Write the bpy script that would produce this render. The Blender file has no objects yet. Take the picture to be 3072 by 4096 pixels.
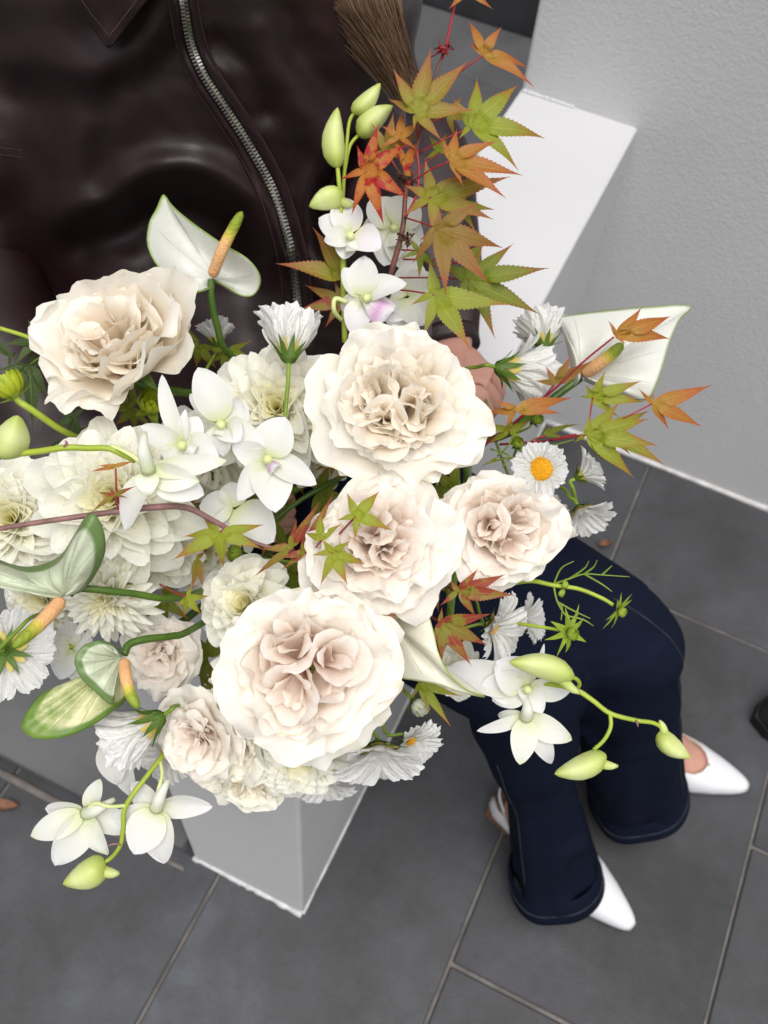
import bpy, math, random
import numpy as np
from mathutils import Vector

# ------------------------------------------------------------------ camera
SC = bpy.context.scene
COL = SC.collection
CAM_H = 1.5
PITCH, ROLL, YAW = [math.radians(a) for a in (56.3194, -6.4436, -19.9081)]
FPX = 3931.7 / 3072 * 1659          # focal length in pixels of a 1659 x 2212 frame
cp, sp, cy, sy = math.cos(PITCH), math.sin(PITCH), math.cos(YAW), math.sin(YAW)
CF = np.array([sy * cp, cy * cp, -sp])
_r = np.array([cy, -sy, 0.0]); _d = np.cross(CF, _r)
CR = math.cos(ROLL) * _r + math.sin(ROLL) * _d
CD = -math.sin(ROLL) * _r + math.cos(ROLL) * _d
CO = np.array([0, 0, CAM_H])
cam = bpy.data.cameras.new('camera')
cam.sensor_fit = 'VERTICAL'; cam.sensor_height = 36.0; cam.sensor_width = 27.0
cam.lens = 36.0 * 3931.7 / 4096
cam.clip_start = 0.02; cam.clip_end = 400
cam.dof.use_dof = True; cam.dof.focus_distance = 0.63; cam.dof.aperture_fstop = 11.0
camo = bpy.data.objects.new('camera', cam); COL.objects.link(camo)
from mathutils import Matrix
camo.matrix_world = Matrix(((CR[0], -CD[0], -CF[0], CO[0]), (CR[1], -CD[1], -CF[1], CO[1]),
                            (CR[2], -CD[2], -CF[2], CO[2]), (0, 0, 0, 1)))
SC.camera = camo

# ------------------------------------------------------------------ sky, sun, exposure
SUN_EL, SUN_AZ = math.radians(71), math.radians(150)     # azimuth clockwise from +Y
w = bpy.data.worlds.new('World'); SC.world = w; w.use_nodes = True
nt = w.node_tree; nt.nodes.clear()
sky = nt.nodes.new('ShaderNodeTexSky'); sky.sky_type = 'NISHITA'; sky.sun_disc = False
sky.sun_elevation = SUN_EL; sky.sun_rotation = SUN_AZ; sky.air_density = 1.0; sky.dust_density = 4.0; sky.ozone_density = 1.0
hs = nt.nodes.new('ShaderNodeHueSaturation'); hs.inputs['Saturation'].default_value = 0.16   # overcast: nearly grey cloud
bg = nt.nodes.new('ShaderNodeBackground'); bg.inputs['Strength'].default_value = 0.09
wo = nt.nodes.new('ShaderNodeOutputWorld')
nt.links.new(sky.outputs[0], hs.inputs['Color']); nt.links.new(hs.outputs[0], bg.inputs[0]); nt.links.new(bg.outputs[0], wo.inputs[0])
sun = bpy.data.lights.new('sun', 'SUN'); sun.energy = 1.5; sun.angle = math.radians(50); sun.color = (1.0, 0.965, 0.92)
suno = bpy.data.objects.new('sun', sun); COL.objects.link(suno)
sdir = Vector((math.sin(SUN_AZ) * math.cos(SUN_EL), math.cos(SUN_AZ) * math.cos(SUN_EL), math.sin(SUN_EL)))
suno.rotation_euler = (-sdir).to_track_quat('-Z', 'Y').to_euler()
suno.location = (2, -1, 4)
SC.view_settings.view_transform = 'Standard'; SC.view_settings.look = 'None'
SC.view_settings.exposure = 0.68; SC.view_settings.gamma = 1.0; SC.view_settings.use_curve_mapping = False
SC.render.engine = 'CYCLES'
SC.cycles.max_bounces = 9; SC.cycles.transparent_max_bounces = 9; SC.cycles.diffuse_bounces = 7; SC.cycles.transmission_bounces = 4
SC.cycles.use_denoising = True

# ------------------------------------------------------------------ helpers
def P(u, v, d):
    """world point seen at (u, v) of a 1659 x 2212 frame, d metres in front of the lens"""
    return CO + d * (CF + (u - 829.5) / FPX * CR + (v - 1106.0) / FPX * CD)
def PZ(u, v, z):
    q = CF + (u - 829.5) / FPX * CR + (v - 1106.0) / FPX * CD
    return CO + (z - CAM_H) / q[2] * q
def unit(a):
    a = np.asarray(a, float); return a / (np.linalg.norm(a) + 1e-12)
def look(ax=0, ay=0):
    """direction towards the lens, leaning right (ax) and up (ay) in the frame"""
    return unit(-CF + ax * CR - ay * CD)
def basis(axis, roll=0.0):
    z = unit(axis); x = np.cross(-CD, z)
    x = unit(x) if np.linalg.norm(x) > 1e-3 else unit(CR)
    y = np.cross(z, x); c, s = math.cos(roll), math.sin(roll)
    return np.array([c * x + s * y, -s * x + c * y, z]).T
def raw_mesh(name, V, F, mat=None, uv=None, smooth=True):
    me = bpy.data.meshes.new(name)
    me.from_pydata(np.asarray(V, float).tolist(), [], [list(map(int, f)) for f in F])
    if smooth: me.polygons.foreach_set('use_smooth', [True] * len(me.polygons))
    if uv is not None:
        l = me.uv_layers.new(name='UVMap'); idx = np.empty(len(me.loops), int); me.loops.foreach_get('vertex_index', idx)
        l.data.foreach_set('uv', np.asarray(uv, float)[idx].ravel())
    if mat is not None: me.materials.append(mat)
    me.update(); return me
def link(name, data, parent=None, loc=None):
    o = bpy.data.objects.new(name, data); COL.objects.link(o)
    if loc is not None: o.location = loc
    if parent is not None: o.parent = parent
    return o
def org(parent):
    L = np.zeros(3)
    while parent is not None:
        L = L + np.array(parent.location); parent = parent.parent
    return L
def part(name, V, F, mat, parent=None, uv=None, smooth=True, label=None, kind=None):
    """a mesh object whose vertices are given in world space"""
    o = link(name, raw_mesh(name, np.asarray(V) - org(parent), F, mat, uv, smooth), parent)
    if label: o['label'] = label
    if kind: o['kind'] = kind
    return o
def thing(name, label, cat, loc, group=None):
    o = bpy.data.objects.new(name, None); COL.objects.link(o); o.location = tuple(loc); o.empty_display_size = 0.02
    o['label'] = label; o['category'] = cat
    if group: o['group'] = group
    return o
def gridF(n, m, off=0, wrap=False):
    F = []
    for i in range(n - 1):
        for j in range(m if wrap else m - 1):
            k = (j + 1) % m
            F.append((off + i * m + j, off + i * m + k, off + (i + 1) * m + k, off + (i + 1) * m + j))
    return F
def gridUV(n, m):
    S, T = np.meshgrid(np.linspace(0, 1, m), np.linspace(0, 1, n)); return np.stack([S.ravel(), T.ravel()], 1)
def sheet(name, G, mat, parent, label=None, uv=None):
    n, m = G.shape[:2]
    return part(name, G.reshape(-1, 3), gridF(n, m), mat, parent, gridUV(n, m) if uv is None else uv, label=label)
def spline(pts, n):
    """Catmull-Rom through pts (k, c), n samples evenly in parameter"""
    p = np.asarray(pts, float); k = len(p)
    q = np.vstack([2 * p[0] - p[1], p, 2 * p[-1] - p[-2]])
    t = np.linspace(0, k - 1, n); i = np.minimum(t.astype(int), k - 2); f = (t - i)[:, None]
    a, b, c, d = q[i], q[i + 1], q[i + 2], q[i + 3]
    return 0.5 * (2 * b + (c - a) * f + (2 * a - 5 * b + 4 * c - d) * f ** 2 + (3 * b - a - 3 * c + d) * f ** 3)
def tubeVF(pts, rad, seg=8, off=0, cap=True, flat=None):
    p = np.asarray(pts, float); n = len(p); rad = np.broadcast_to(np.asarray(rad, float), (n,))
    T = np.gradient(p, axis=0); T /= np.linalg.norm(T, axis=1)[:, None] + 1e-12
    a = np.array([0, 0, 1.0]) if abs(T[0][2]) < .9 else np.array([1.0, 0, 0])
    N = unit(np.cross(T[0], a)); V = []
    ang = np.linspace(0, 2 * math.pi, seg, endpoint=False)
    for i in range(n):
        N = unit(N - T[i] * N.dot(T[i])); B = np.cross(T[i], N)
        V.append(p[i] + rad[i] * (np.cos(ang)[:, None] * N + np.sin(ang)[:, None] * B))
    V = np.vstack(V); F = gridF(n, seg, off, wrap=True)
    if cap:
        F.append(tuple(off + k for k in range(seg))[::-1]); F.append(tuple(off + (n - 1) * seg + k for k in range(seg)))
    uv = np.stack([np.tile(np.linspace(0, 1, seg), n), np.repeat(np.linspace(0, 1, n), seg)], 1)
    return V, F, uv
def tube(name, pts, rad, mat, parent, seg=8, n=None, label=None):
    if n: 
        rad = np.interp(np.linspace(0, 1, n), np.linspace(0, 1, len(np.atleast_1d(rad))), np.atleast_1d(rad)); pts = spline(pts, n)
    V, F, uv = tubeVF(pts, rad, seg); return part(name, V, F, mat, parent, uv, label=label)
class Acc:
    """collects pieces that stay joined in one mesh"""
    def __init__(s): s.V = []; s.F = []; s.U = []; s.n = 0
    def add(s, V, F, uv=None):
        s.V.append(np.asarray(V)); s.F += [tuple(i + s.n for i in f) for f in F]
        s.U.append(np.zeros((len(V), 2)) if uv is None else uv); s.n += len(V)
    def tube(s, pts, rad, seg=5): s.add(*tubeVF(pts, rad, seg))
    def build(s, name, mat, parent, **k): return part(name, np.vstack(s.V), s.F, mat, parent, np.vstack(s.U), **k)
def boxVF(c, ex, ey, ez):
    c, ex, ey, ez = map(np.asarray, (c, ex, ey, ez)); V = [c + a * ex + b * ey + d * ez for d in (-1, 1) for b in (-1, 1) for a in (-1, 1)]
    return np.array(V), [(0, 2, 3, 1), (4, 5, 7, 6), (0, 1, 5, 4), (2, 6, 7, 3), (0, 4, 6, 2), (1, 3, 7, 5)]
def bbox(name, lo, hi, mat, bev=0.004, parent=None, seg=2):
    """bevelled box between two world corners"""
    import bmesh
    lo, hi = np.array(lo, float) - org(parent), np.array(hi, float) - org(parent)
    V, F = boxVF((lo + hi) / 2, [(hi - lo)[0] / 2, 0, 0], [0, (hi - lo)[1] / 2, 0], [0, 0, (hi - lo)[2] / 2])
    me = raw_mesh(name, V, F, mat, None, False); bm = bmesh.new(); bm.from_mesh(me)
    bmesh.ops.recalc_face_normals(bm, faces=bm.faces)
    if bev: bmesh.ops.bevel(bm, geom=list(bm.edges), offset=bev, segments=seg, profile=.5, affect='EDGES')
    bm.to_mesh(me); bm.free(); return link(name, me, parent)
def ruffle(S, T, seed, k=4, f=5.0):
    r = np.random.RandomState(seed % 100000); o = 0
    for i in range(k): o = o + np.sin(r.uniform(-f, f) * S + r.uniform(-f * .6, f * .6) * T + r.uniform(0, 6.28)) / k
    return o * 1.6
# ------------------------------------------------------------------ materials
class NT:
    def __init__(s, name):
        s.m = bpy.data.materials.new(name); s.m.use_nodes = True; s.t = s.m.node_tree; s.t.nodes.clear()
        s.out = s.n('ShaderNodeOutputMaterial')
    def n(s, typ, **kw):
        x = s.t.nodes.new(typ)
        for k, v in kw.items():
            if hasattr(x, k): setattr(x, k, v)
        return x
    def set(s, node, **kw):
        for k, v in kw.items(): node.inputs[k.replace('_', ' ')].default_value = v
        return node
    def l(s, a, b): s.t.links.new(a, b)
    def ramp(s, fac, stops, interp='LINEAR'):
        r = s.n('ShaderNodeValToRGB'); e = r.color_ramp.elements; r.color_ramp.interpolation = interp
        while len(e) < len(stops): e.new(0.5)
        for el, (p, c) in zip(e, stops): el.position = p; el.color = (*c, 1) if len(c) == 3 else c
        s.l(fac, r.inputs[0]); return r.outputs[0]
    def noise(s, scale, detail=4, rough=.55, coord=None, dist=0):
        x = s.n('ShaderNodeTexNoise'); s.set(x, Scale=scale, Detail=detail, Roughness=rough, Distortion=dist)
        if coord is not None: s.l(coord, x.inputs['Vector'])
        return x.outputs['Fac']
    def math(s, op, a, b=None, clamp=False):
        x = s.n('ShaderNodeMath'); x.operation = op; x.use_clamp = clamp
        for i, q in enumerate((a, b)):
            if q is None: continue
            if isinstance(q, (int, float)): x.inputs[i].default_value = q
            else: s.l(q, x.inputs[i])
        return x.outputs[0]
    def mix(s, fac, a, b, mode='MIX'):
        x = s.n('ShaderNodeMix'); x.data_type = 'RGBA'; x.blend_type = mode
        for i, q in ((0, fac), (6, a), (7, b)):
            if isinstance(q, (int, float)): x.inputs[i].default_value = q
            elif isinstance(q, tuple): x.inputs[i].default_value = (*q, 1)
            else: s.l(q, x.inputs[i])
        return x.outputs[2]
    def bump(s, h, strength=.3, dist=.001, nrm=None):
        b = s.n('ShaderNodeBump'); s.set(b, Strength=strength, Distance=dist); s.l(h, b.inputs['Height'])
        if nrm is not None: s.l(nrm, b.inputs['Normal'])
        return b.outputs[0]
    def bsdf(s, col, rough=.5, spec=.5, nrm=None, **kw):
        b = s.n('ShaderNodeBsdfPrincipled')
        if isinstance(col, tuple): b.inputs['Base Color'].default_value = (*col, 1)
        else: s.l(col, b.inputs['Base Color'])
        if isinstance(rough, (int, float)): b.inputs['Roughness'].default_value = rough
        else: s.l(rough, b.inputs['Roughness'])
        b.inputs['Specular IOR Level'].default_value = spec
        if nrm is not None: s.l(nrm, b.inputs['Normal'])
        for k, v in kw.items(): b.inputs[k.replace('_', ' ')].default_value = v
        return b.outputs[0]
    def finish(s, sh): s.l(sh, s.out.inputs[0]); return s.m
    def obj(s): return s.n('ShaderNodeTexCoord').outputs['Object']
    def uv(s):
        x = s.n('ShaderNodeSeparateXYZ'); s.l(s.n('ShaderNodeTexCoord').outputs['UV'], x.inputs[0]); return x.outputs[0], x.outputs[1]
    def rnd(s): return s.n('ShaderNodeObjectInfo').outputs['Random']
    def thin(s, col, rough, transl, nrm=None, spec=.3):
        """thin sheet: part of the light goes through"""
        b = s.bsdf(col, rough, spec, nrm); tr = s.n('ShaderNodeBsdfTranslucent'); s.l(col, tr.inputs[0])
        if nrm is not None: s.l(nrm, tr.inputs['Normal'])
        mx = s.n('ShaderNodeMixShader'); mx.inputs[0].default_value = transl; s.l(b, mx.inputs[1]); s.l(tr.outputs[0], mx.inputs[2])
        return mx.outputs[0]

def lin(r, g, b): return tuple(((c / 255 + .055) / 1.055) ** 2.4 if c > 10 else c / 255 / 12.92 for c in (r, g, b))

def petal_mat(name, stops, transl=.3, vein=.25, rough=.55, veins=26, edge=None):
    s = NT(name); x, y = s.uv(); o = s.obj()
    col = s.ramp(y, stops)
    n1 = s.noise(38, 3, .6, o); col = s.mix(s.math('MULTIPLY', n1, .12), col, (.97, .94, .82), 'MULTIPLY')
    dr = s.math('ADD', s.math('MULTIPLY', s.rnd(), .05), .965); cr = s.n('ShaderNodeCombineColor')
    for i in range(3): s.l(dr, cr.inputs[i])
    col = s.mix(1.0, col, cr.outputs[0], 'MULTIPLY')
    if edge:       # browned, bruised rims with an uneven outline
        d = s.math('ADD', s.math('ABSOLUTE', s.math('SUBTRACT', s.math('MULTIPLY', x, 2.0), 1.0)), 0)
        e = s.math('MAXIMUM', d, y); e = s.math('ADD', e, s.math('MULTIPLY', s.math('SUBTRACT', s.noise(60, 3, .6, o), .62), .5))
        col = s.mix(s.ramp(e, [(.95, (0, 0, 0)), (1.03, (.8, .8, .8))]), col, edge)
    cv = s.n('ShaderNodeCombineXYZ'); s.l(s.math('MULTIPLY', x, veins), cv.inputs[0]); s.l(s.math('MULTIPLY', y, 2.2), cv.inputs[1]); s.l(s.math('MULTIPLY', s.rnd(), 40), cv.inputs[2])
    h = s.math('ADD', s.math('ADD', s.noise(1.0, 4, .6, cv.outputs[0], .6), s.math('MULTIPLY', s.noise(260, 2, .5, o), .25)), s.math('MULTIPLY', s.noise(85, 3, .6, o, .8), 1.3))
    return s.finish(s.thin(col, rough, transl, s.bump(h, vein * 1.5, .0014), .25))

W_ = (.86, .85, .80)
MAT = {}
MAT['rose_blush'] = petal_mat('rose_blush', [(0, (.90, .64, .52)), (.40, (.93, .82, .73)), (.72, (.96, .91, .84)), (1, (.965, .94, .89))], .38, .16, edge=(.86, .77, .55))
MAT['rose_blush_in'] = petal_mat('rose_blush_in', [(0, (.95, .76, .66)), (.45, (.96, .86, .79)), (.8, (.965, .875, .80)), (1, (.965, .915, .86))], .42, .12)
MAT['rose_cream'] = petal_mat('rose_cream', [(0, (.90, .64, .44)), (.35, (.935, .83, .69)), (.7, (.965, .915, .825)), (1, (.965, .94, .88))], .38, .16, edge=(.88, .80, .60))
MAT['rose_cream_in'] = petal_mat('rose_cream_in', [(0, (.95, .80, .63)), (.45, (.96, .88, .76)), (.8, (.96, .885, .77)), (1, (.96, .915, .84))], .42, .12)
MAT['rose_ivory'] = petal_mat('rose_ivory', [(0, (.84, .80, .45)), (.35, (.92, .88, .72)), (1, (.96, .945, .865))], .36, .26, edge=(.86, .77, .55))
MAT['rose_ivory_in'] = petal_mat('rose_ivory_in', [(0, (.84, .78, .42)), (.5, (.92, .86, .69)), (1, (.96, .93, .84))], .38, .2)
MAT['dahlia'] = petal_mat('dahlia', [(0, (.90, .85, .32)), (.3, (.94, .91, .62)), (.6, (.955, .94, .80)), (1, (.96, .955, .895))], .36, .40, veins=14)
MAT['dahlia_heart'] = petal_mat('dahlia_heart', [(0, (.90, .83, .30)), (.5, (.945, .90, .56)), (1, (.955, .94, .78))], .3, .3, veins=12)
MAT['cosmos'] = petal_mat('cosmos', [(0, (.80, .76, .40)), (.22, (.82, .82, .77)), (1, (.91, .91, .915))], .34, .9, veins=15)
MAT['orchid'] = petal_mat('orchid', [(0, (.64, .70, .34)), (.25, (.79, .80, .73)), (1, (.84, .84, .86))], .34, .16, .42, 20)
MAT['orchid_green'] = petal_mat('orchid_green', [(0, (.66, .72, .40)), (.35, (.80, .82, .71)), (.8, (.83, .84, .80)), (1, (.72, .77, .52))], .30, .16, .42, 20)
MAT['orchid_lilac'] = petal_mat('orchid_lilac', [(0, (.80, .80, .52)), (.3, (.85, .82, .83)), (1, (.845, .81, .86))], .30, .16, .42, 20)
MAT['orchid_lip'] = petal_mat('orchid_lip', [(0, (.74, .76, .3)), (.28, (.84, .80, .80)), (.55, (.72, .42, .70)), (.78, (.84, .78, .85)), (1, (.87, .86, .89))], .3, .4, .42, 16)
MAT['bud'] = petal_mat('bud', [(0, (.40, .49, .09)), (.3, (.55, .63, .21)), (.7, (.64, .70, .32)), (1, (.42, .52, .10))], .12, .12, .4, 8)
def flat_mat(name, c, rough=.5, var=.25, c2=None, scale=40, spec=.35, transl=0, bump=.2, **kw):
    s = NT(name); o = s.obj(); n = s.noise(scale, 4, .6, o)
    c2 = c2 or tuple(x * (1 - var) for x in c)
    col = s.mix(s.ramp(n, [(.35, (0, 0, 0)), (.65, (1, 1, 1))]), c2, c)
    nr = s.bump(s.noise(scale * 6, 3, .6, o), bump, .0006)
    return s.finish(s.thin(col, rough, transl, nr, spec) if transl else s.bsdf(col, rough, spec, nr, **kw))
MAT['stem'] = flat_mat('stem', (.20, .29, .035), .4, c2=(.13, .21, .02), scale=60)
MAT['stem_dark'] = flat_mat('stem_dark', (.075, .14, .012), .35, c2=(.045, .10, .01), scale=60, spec=.5)
MAT['stem_lime'] = flat_mat('stem_lime', (.36, .44, .05), .4, c2=(.26, .35, .03), scale=60)
MAT['stem_pale'] = flat_mat('stem_pale', (.66, .70, .36), .4, c2=(.55, .62, .24), scale=60)
MAT['sepal'] = flat_mat('sepal', (.10, .18, .022), .45, c2=(.06, .12, .012), scale=90, transl=.2)
MAT['sepal_lime'] = flat_mat('sepal_lime', (.36, .46, .055), .45, c2=(.25, .36, .03), scale=90, transl=.25)
MAT['bract'] = flat_mat('bract', (.66, .56, .16), .5, c2=(.60, .48, .11), scale=70, transl=.3)
MAT['dahlia_bud'] = flat_mat('dahlia_bud', (.44, .50, .03), .38, c2=(.30, .38, .015), scale=120, transl=.15)
MAT['twig'] = flat_mat('twig', (.17, .065, .05), .5, c2=(.09, .045, .035), scale=90, bump=.6)
MAT['twig_red'] = flat_mat('twig_red', (.32, .025, .035), .4, c2=(.22, .02, .025), scale=90)
MAT['twig_mauve'] = flat_mat('twig_mauve', (.30, .15, .15), .5, c2=(.16, .09, .075), scale=60, bump=.5)
MAT['husk'] = flat_mat('husk', (.10, .05, .03), .8, scale=200, bump=.8)
s = NT('disc_yellow'); n = s.noise(900, 2, .5, s.obj())
MAT['disc'] = s.finish(s.bsdf(s.ramp(n, [(.35, (.62, .24, .005)), (.6, (.80, .46, .01))]), .6, .3, s.bump(n, .6, .0008)))

def maple_mat(name, base, mid, tip, patch=None, vein=(.45, .33, .10)):
    s = NT(name); x, y = s.uv(); o = s.obj()
    sd = s.math('ABSOLUTE', s.math('SUBTRACT', s.math('MULTIPLY', x, 2), 1))
    f = s.math('ADD', s.math('MULTIPLY', y, .86), s.math('MULTIPLY', s.math('POWER', sd, 3), .22))
    f = s.math('ADD', f, s.math('MULTIPLY', s.math('SUBTRACT', s.noise(70, 3, .6, o), .5), .65))
    col = s.ramp(f, [(.12, base), (.55, mid), (.95, tip)])
    if patch: col = s.mix(s.ramp(s.noise(95, 2, .5, o), [(.50, (0, 0, 0)), (.56, (1, 1, 1))]), col, patch)
    fine = s.noise(420, 3, .6, o); col = s.mix(.35, col, s.ramp(fine, [(.3, (.55, .55, .5)), (.7, (1, 1, 1))]), 'MULTIPLY')
    # midrib and side veins
    wv = s.n('ShaderNodeTexWave'); wv.bands_direction = 'X'; s.set(wv, Scale=1.0, Distortion=1.0)
    cv = s.n('ShaderNodeCombineXYZ'); s.l(s.math('SUBTRACT', s.math('MULTIPLY', y, 3.3), s.math('MULTIPLY', sd, .9)), cv.inputs[0]); s.l(cv.outputs[0], wv.inputs[0])
    sv = s.ramp(wv.outputs['Fac'], [(.93, (0, 0, 0)), (1.0, (.45, .45, .45))])
    mr = s.ramp(sd, [(.0, (1, 1, 1)), (.07, (.75, .75, .75)), (.13, (0, 0, 0))])
    vv = s.mix(1.0, mr, sv, 'LIGHTEN'); col = s.mix(s.math('MULTIPLY', vv, .55), col, vein)
    nr = s.bump(s.math('SUBTRACT', s.math('MULTIPLY', fine, .5), s.math('MULTIPLY', vv, .8)), .55, .0007)
    dk_ = s.mix(1.0, col, (.88, .88, .88), 'MULTIPLY'); return s.finish(s.thin(dk_, .45, .36, nr, .35))
RED, DRED = (.42, .035, .022), (.30, .018, .022)
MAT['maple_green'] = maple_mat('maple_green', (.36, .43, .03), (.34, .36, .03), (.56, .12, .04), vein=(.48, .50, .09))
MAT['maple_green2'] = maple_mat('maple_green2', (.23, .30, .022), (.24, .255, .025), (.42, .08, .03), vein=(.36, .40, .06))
MAT['maple_olive'] = maple_mat('maple_olive', (.34, .36, .03), (.40, .22, .04), (.54, .12, .065), vein=(.48, .34, .10))
MAT['maple_orange'] = maple_mat('maple_orange', (.52, .28, .035), (.55, .19, .04), (.55, .10, .055), vein=(.60, .34, .09))
MAT['maple_brown'] = maple_mat('maple_brown', (.32, .22, .03), (.34, .17, .03), (.52, .11, .055), vein=(.36, .21, .06))
MAT['maple_red'] = maple_mat('maple_red', (.60, .24, .03), (.58, .15, .03), (.56, .06, .04), patch=(.50, .018, .022), vein=(.55, .24, .06))
MAT['maple_redgreen'] = maple_mat('maple_redgreen', (.30, .30, .03), (.33, .19, .03), (.50, .04, .03), patch=(.38, .055, .03), vein=(.36, .26, .06))
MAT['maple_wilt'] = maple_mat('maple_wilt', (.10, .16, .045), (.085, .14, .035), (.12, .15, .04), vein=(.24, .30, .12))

def spathe_mat(name, c_in, c_rim, c_vein, rim0=.86, mott=None, vein_amt=.6, nv=9):
    s = NT(name); x, y = s.uv(); o = s.obj()
    ns = s.noise(26, 4, .6, o)
    r = s.math('ADD', y, s.math('MULTIPLY', s.math('SUBTRACT', ns, .5), .22 if mott else .05))
    col = s.mix(s.ramp(r, [(rim0, (0, 0, 0)), (min(1, rim0 + .06), (1, 1, 1))]), c_in, c_rim)
    if mott: col = s.mix(s.ramp(s.noise(45, 5, .7, o), [(.45, (0, 0, 0)), (.66, (.85, .85, .85))]), col, mott)
    q = s.math('MULTIPLY', x, nv); q = s.math('ABSOLUTE', s.math('SUBTRACT', s.math('FRACT', s.math('ADD', q, s.math('MULTIPLY', s.math('SUBTRACT', s.noise(9, 2, .5, o), .5), .35))), .5))
    vm = s.ramp(q, [(0, (1, 1, 1)), (.035, (0, 0, 0))])
    fade = s.ramp(y, [(.05, (0, 0, 0)), (.2, (1, 1, 1)), (.8, (.6, .6, .6)), (.97, (0, 0, 0))])
    vf = s.mix(1.0, vm, fade, 'MULTIPLY')
    vo = s.n('ShaderNodeTexVoronoi', feature='DISTANCE_TO_EDGE'); s.set(vo, Scale=85.0); s.l(o, vo.inputs['Vector'])
    net = s.ramp(vo.outputs['Distance'], [(0, (.35, .35, .35)), (.05, (0, 0, 0))])
    col = s.mix(s.math('MULTIPLY', s.mix(1.0, vf, s.mix(1.0, net, fade, 'MULTIPLY'), 'LIGHTEN'), vein_amt), col, c_vein)
    nr = s.bump(s.math('ADD', s.math('MULTIPLY', vf, -1.0), s.math('MULTIPLY', s.noise(160, 2, .5, o), .12)), .35, .0012)
    return s.finish(s.thin(col, .30, .22, nr, .45))
MAT['spathe_white'] = spathe_mat('spathe_white', (.74, .75, .70), (.28, .39, .10), (.47, .51, .40), .955, vein_amt=.75)
MAT['spathe_cream'] = spathe_mat('spathe_cream', (.78, .76, .64), (.36, .46, .12), (.50, .52, .36), .95, vein_amt=.5)
MAT['spathe_green'] = spathe_mat('spathe_green', (.58, .63, .47), (.15, .24, .075), (.17, .25, .09), .78, vein_amt=.8)
MAT['spathe_mottle'] = spathe_mat('spathe_mottle', (.66, .66, .36), (.13, .24, .035), (.10, .12, .03), .82, mott=(.22, .33, .06), vein_amt=.85, nv=11)
s = NT('spadix'); x, y = s.uv(); vo = s.n('ShaderNodeTexVoronoi'); s.set(vo, Scale=420.0); s.l(s.obj(), vo.inputs['Vector'])
col = s.ramp(y, [(.0, (.68, .36, .17)), (.50, (.70, .40, .18)), (.60, (.55, .45, .07)), (.75, (.24, .30, .02)), (1, (.17, .24, .015))])
col = s.mix(s.math('MULTIPLY', s.ramp(vo.outputs['Distance'], [(.0, (1, 1, 1)), (.22, (0, 0, 0))]), .5), col, (.30, .16, .04))
MAT['spadix'] = s.finish(s.bsdf(col, .5, .4, s.bump(vo.outputs['Distance'], .5, .001)))

# ---- stone, plaster, cloth
s = NT('slate_tile'); o = s.n('ShaderNodeNewGeometry').outputs['Position']
n1, n2, n3 = s.noise(3.2, 6, .62, o), s.noise(16, 6, .7, o, .5), s.noise(180, 3, .6, o)
col = s.ramp(n1, [(.3, (.027, .0275, .029)), (.5, (.051, .053, .059)), (.72, (.082, .088, .104))])
col = s.mix(s.math('MULTIPLY', s.ramp(n2, [(.35, (1, 1, 1)), (.62, (0, 0, 0))]), .38), col, (.040, .038, .037))
col = s.mix(s.math('MULTIPLY', s.ramp(s.noise(5.5, 5, .65, o, 1.0), [(.52, (0, 0, 0)), (.70, (1, 1, 1))]), .55), col, (.030, .0285, .0275))
col = s.mix(.22, col, s.ramp(n3, [(.3, (.4, .4, .4)), (.7, (1, 1, 1))]), 'MULTIPLY')
vo = s.n('ShaderNodeTexVoronoi'); s.set(vo, Scale=9.0); s.l(o, vo.inputs['Vector'])
col = s.mix(s.math('MULTIPLY', s.ramp(vo.outputs['Distance'], [(.03, (1, 1, 1)), (.06, (0, 0, 0))]), .55), col, (.025, .024, .022))
dr = s.math('ADD', s.math('MULTIPLY', s.rnd(), .42), .80); cr = s.n('ShaderNodeCombineColor')
for i in range(3): s.l(dr, cr.inputs[i])
col = s.mix(1.0, col, cr.outputs[0], 'MULTIPLY')
MAT['slate'] = s.finish(s.bsdf(col, s.ramp(n2, [(.3, (.62, .62, .62)), (.7, (.46, .46, .46))]), .35, s.bump(s.math('ADD', n2, s.math('MULTIPLY', n3, .4)), .35, .002)))
MAT['slab'] = flat_mat('slab', (.110, .111, .116), .6, c2=(.075, .075, .078), scale=5, bump=.3)
s = NT('grout'); o = s.n('ShaderNodeNewGeometry').outputs['Position']; n1 = s.noise(14, 5, .7, o)
MAT['grout'] = s.finish(s.bsdf(s.ramp(n1, [(.35, (.10, .089, .083)), (.55, (.165, .150, .142)), (.75, (.25, .235, .225))]), .85, .2, s.bump(s.noise(260, 3, .6, o), .7, .002)))
def plaster(name, rough_amt, scale, spots=True):
    s = NT(name); o = s.n('ShaderNodeNewGeometry').outputs['Position']
    n1, n2, n3 = s.noise(2.2, 4, .6, o), s.noise(scale, 3, .55, o, .4), s.noise(scale * 3.1, 2, .5, o)
    col = s.ramp(n1, [(.3, (.52, .52, .53)), (.7, (.57, .57, .58))])
    if spots:
        vo = s.n('ShaderNodeTexVoronoi'); s.set(vo, Scale=7.0); s.l(o, vo.inputs['Vector'])
        col = s.mix(s.math('MULTIPLY', s.ramp(vo.outputs['Distance'], [(.022, (1, 1, 1)), (.05, (0, 0, 0))]), .35), col, (.42, .36, .28))
        col = s.mix(s.math('MULTIPLY', s.ramp(s.noise(5, 6, .7, o), [(.58, (0, 0, 0)), (.75, (1, 1, 1))]), .12), col, (.50, .49, .47))
    h = s.math('ADD', n2, s.math('MULTIPLY', n3, .35))
    return s.finish(s.bsdf(col, .62, .3, s.bump(h, rough_amt, .006)))
MAT['stucco'] = plaster('stucco', .24, 210, False)
MAT['plaster'] = plaster('plaster', .10, 40)
MAT['sealant'] = flat_mat('sealant', (.64, .64, .64), .6, c2=(.42, .41, .40), scale=45, bump=.5)
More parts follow.
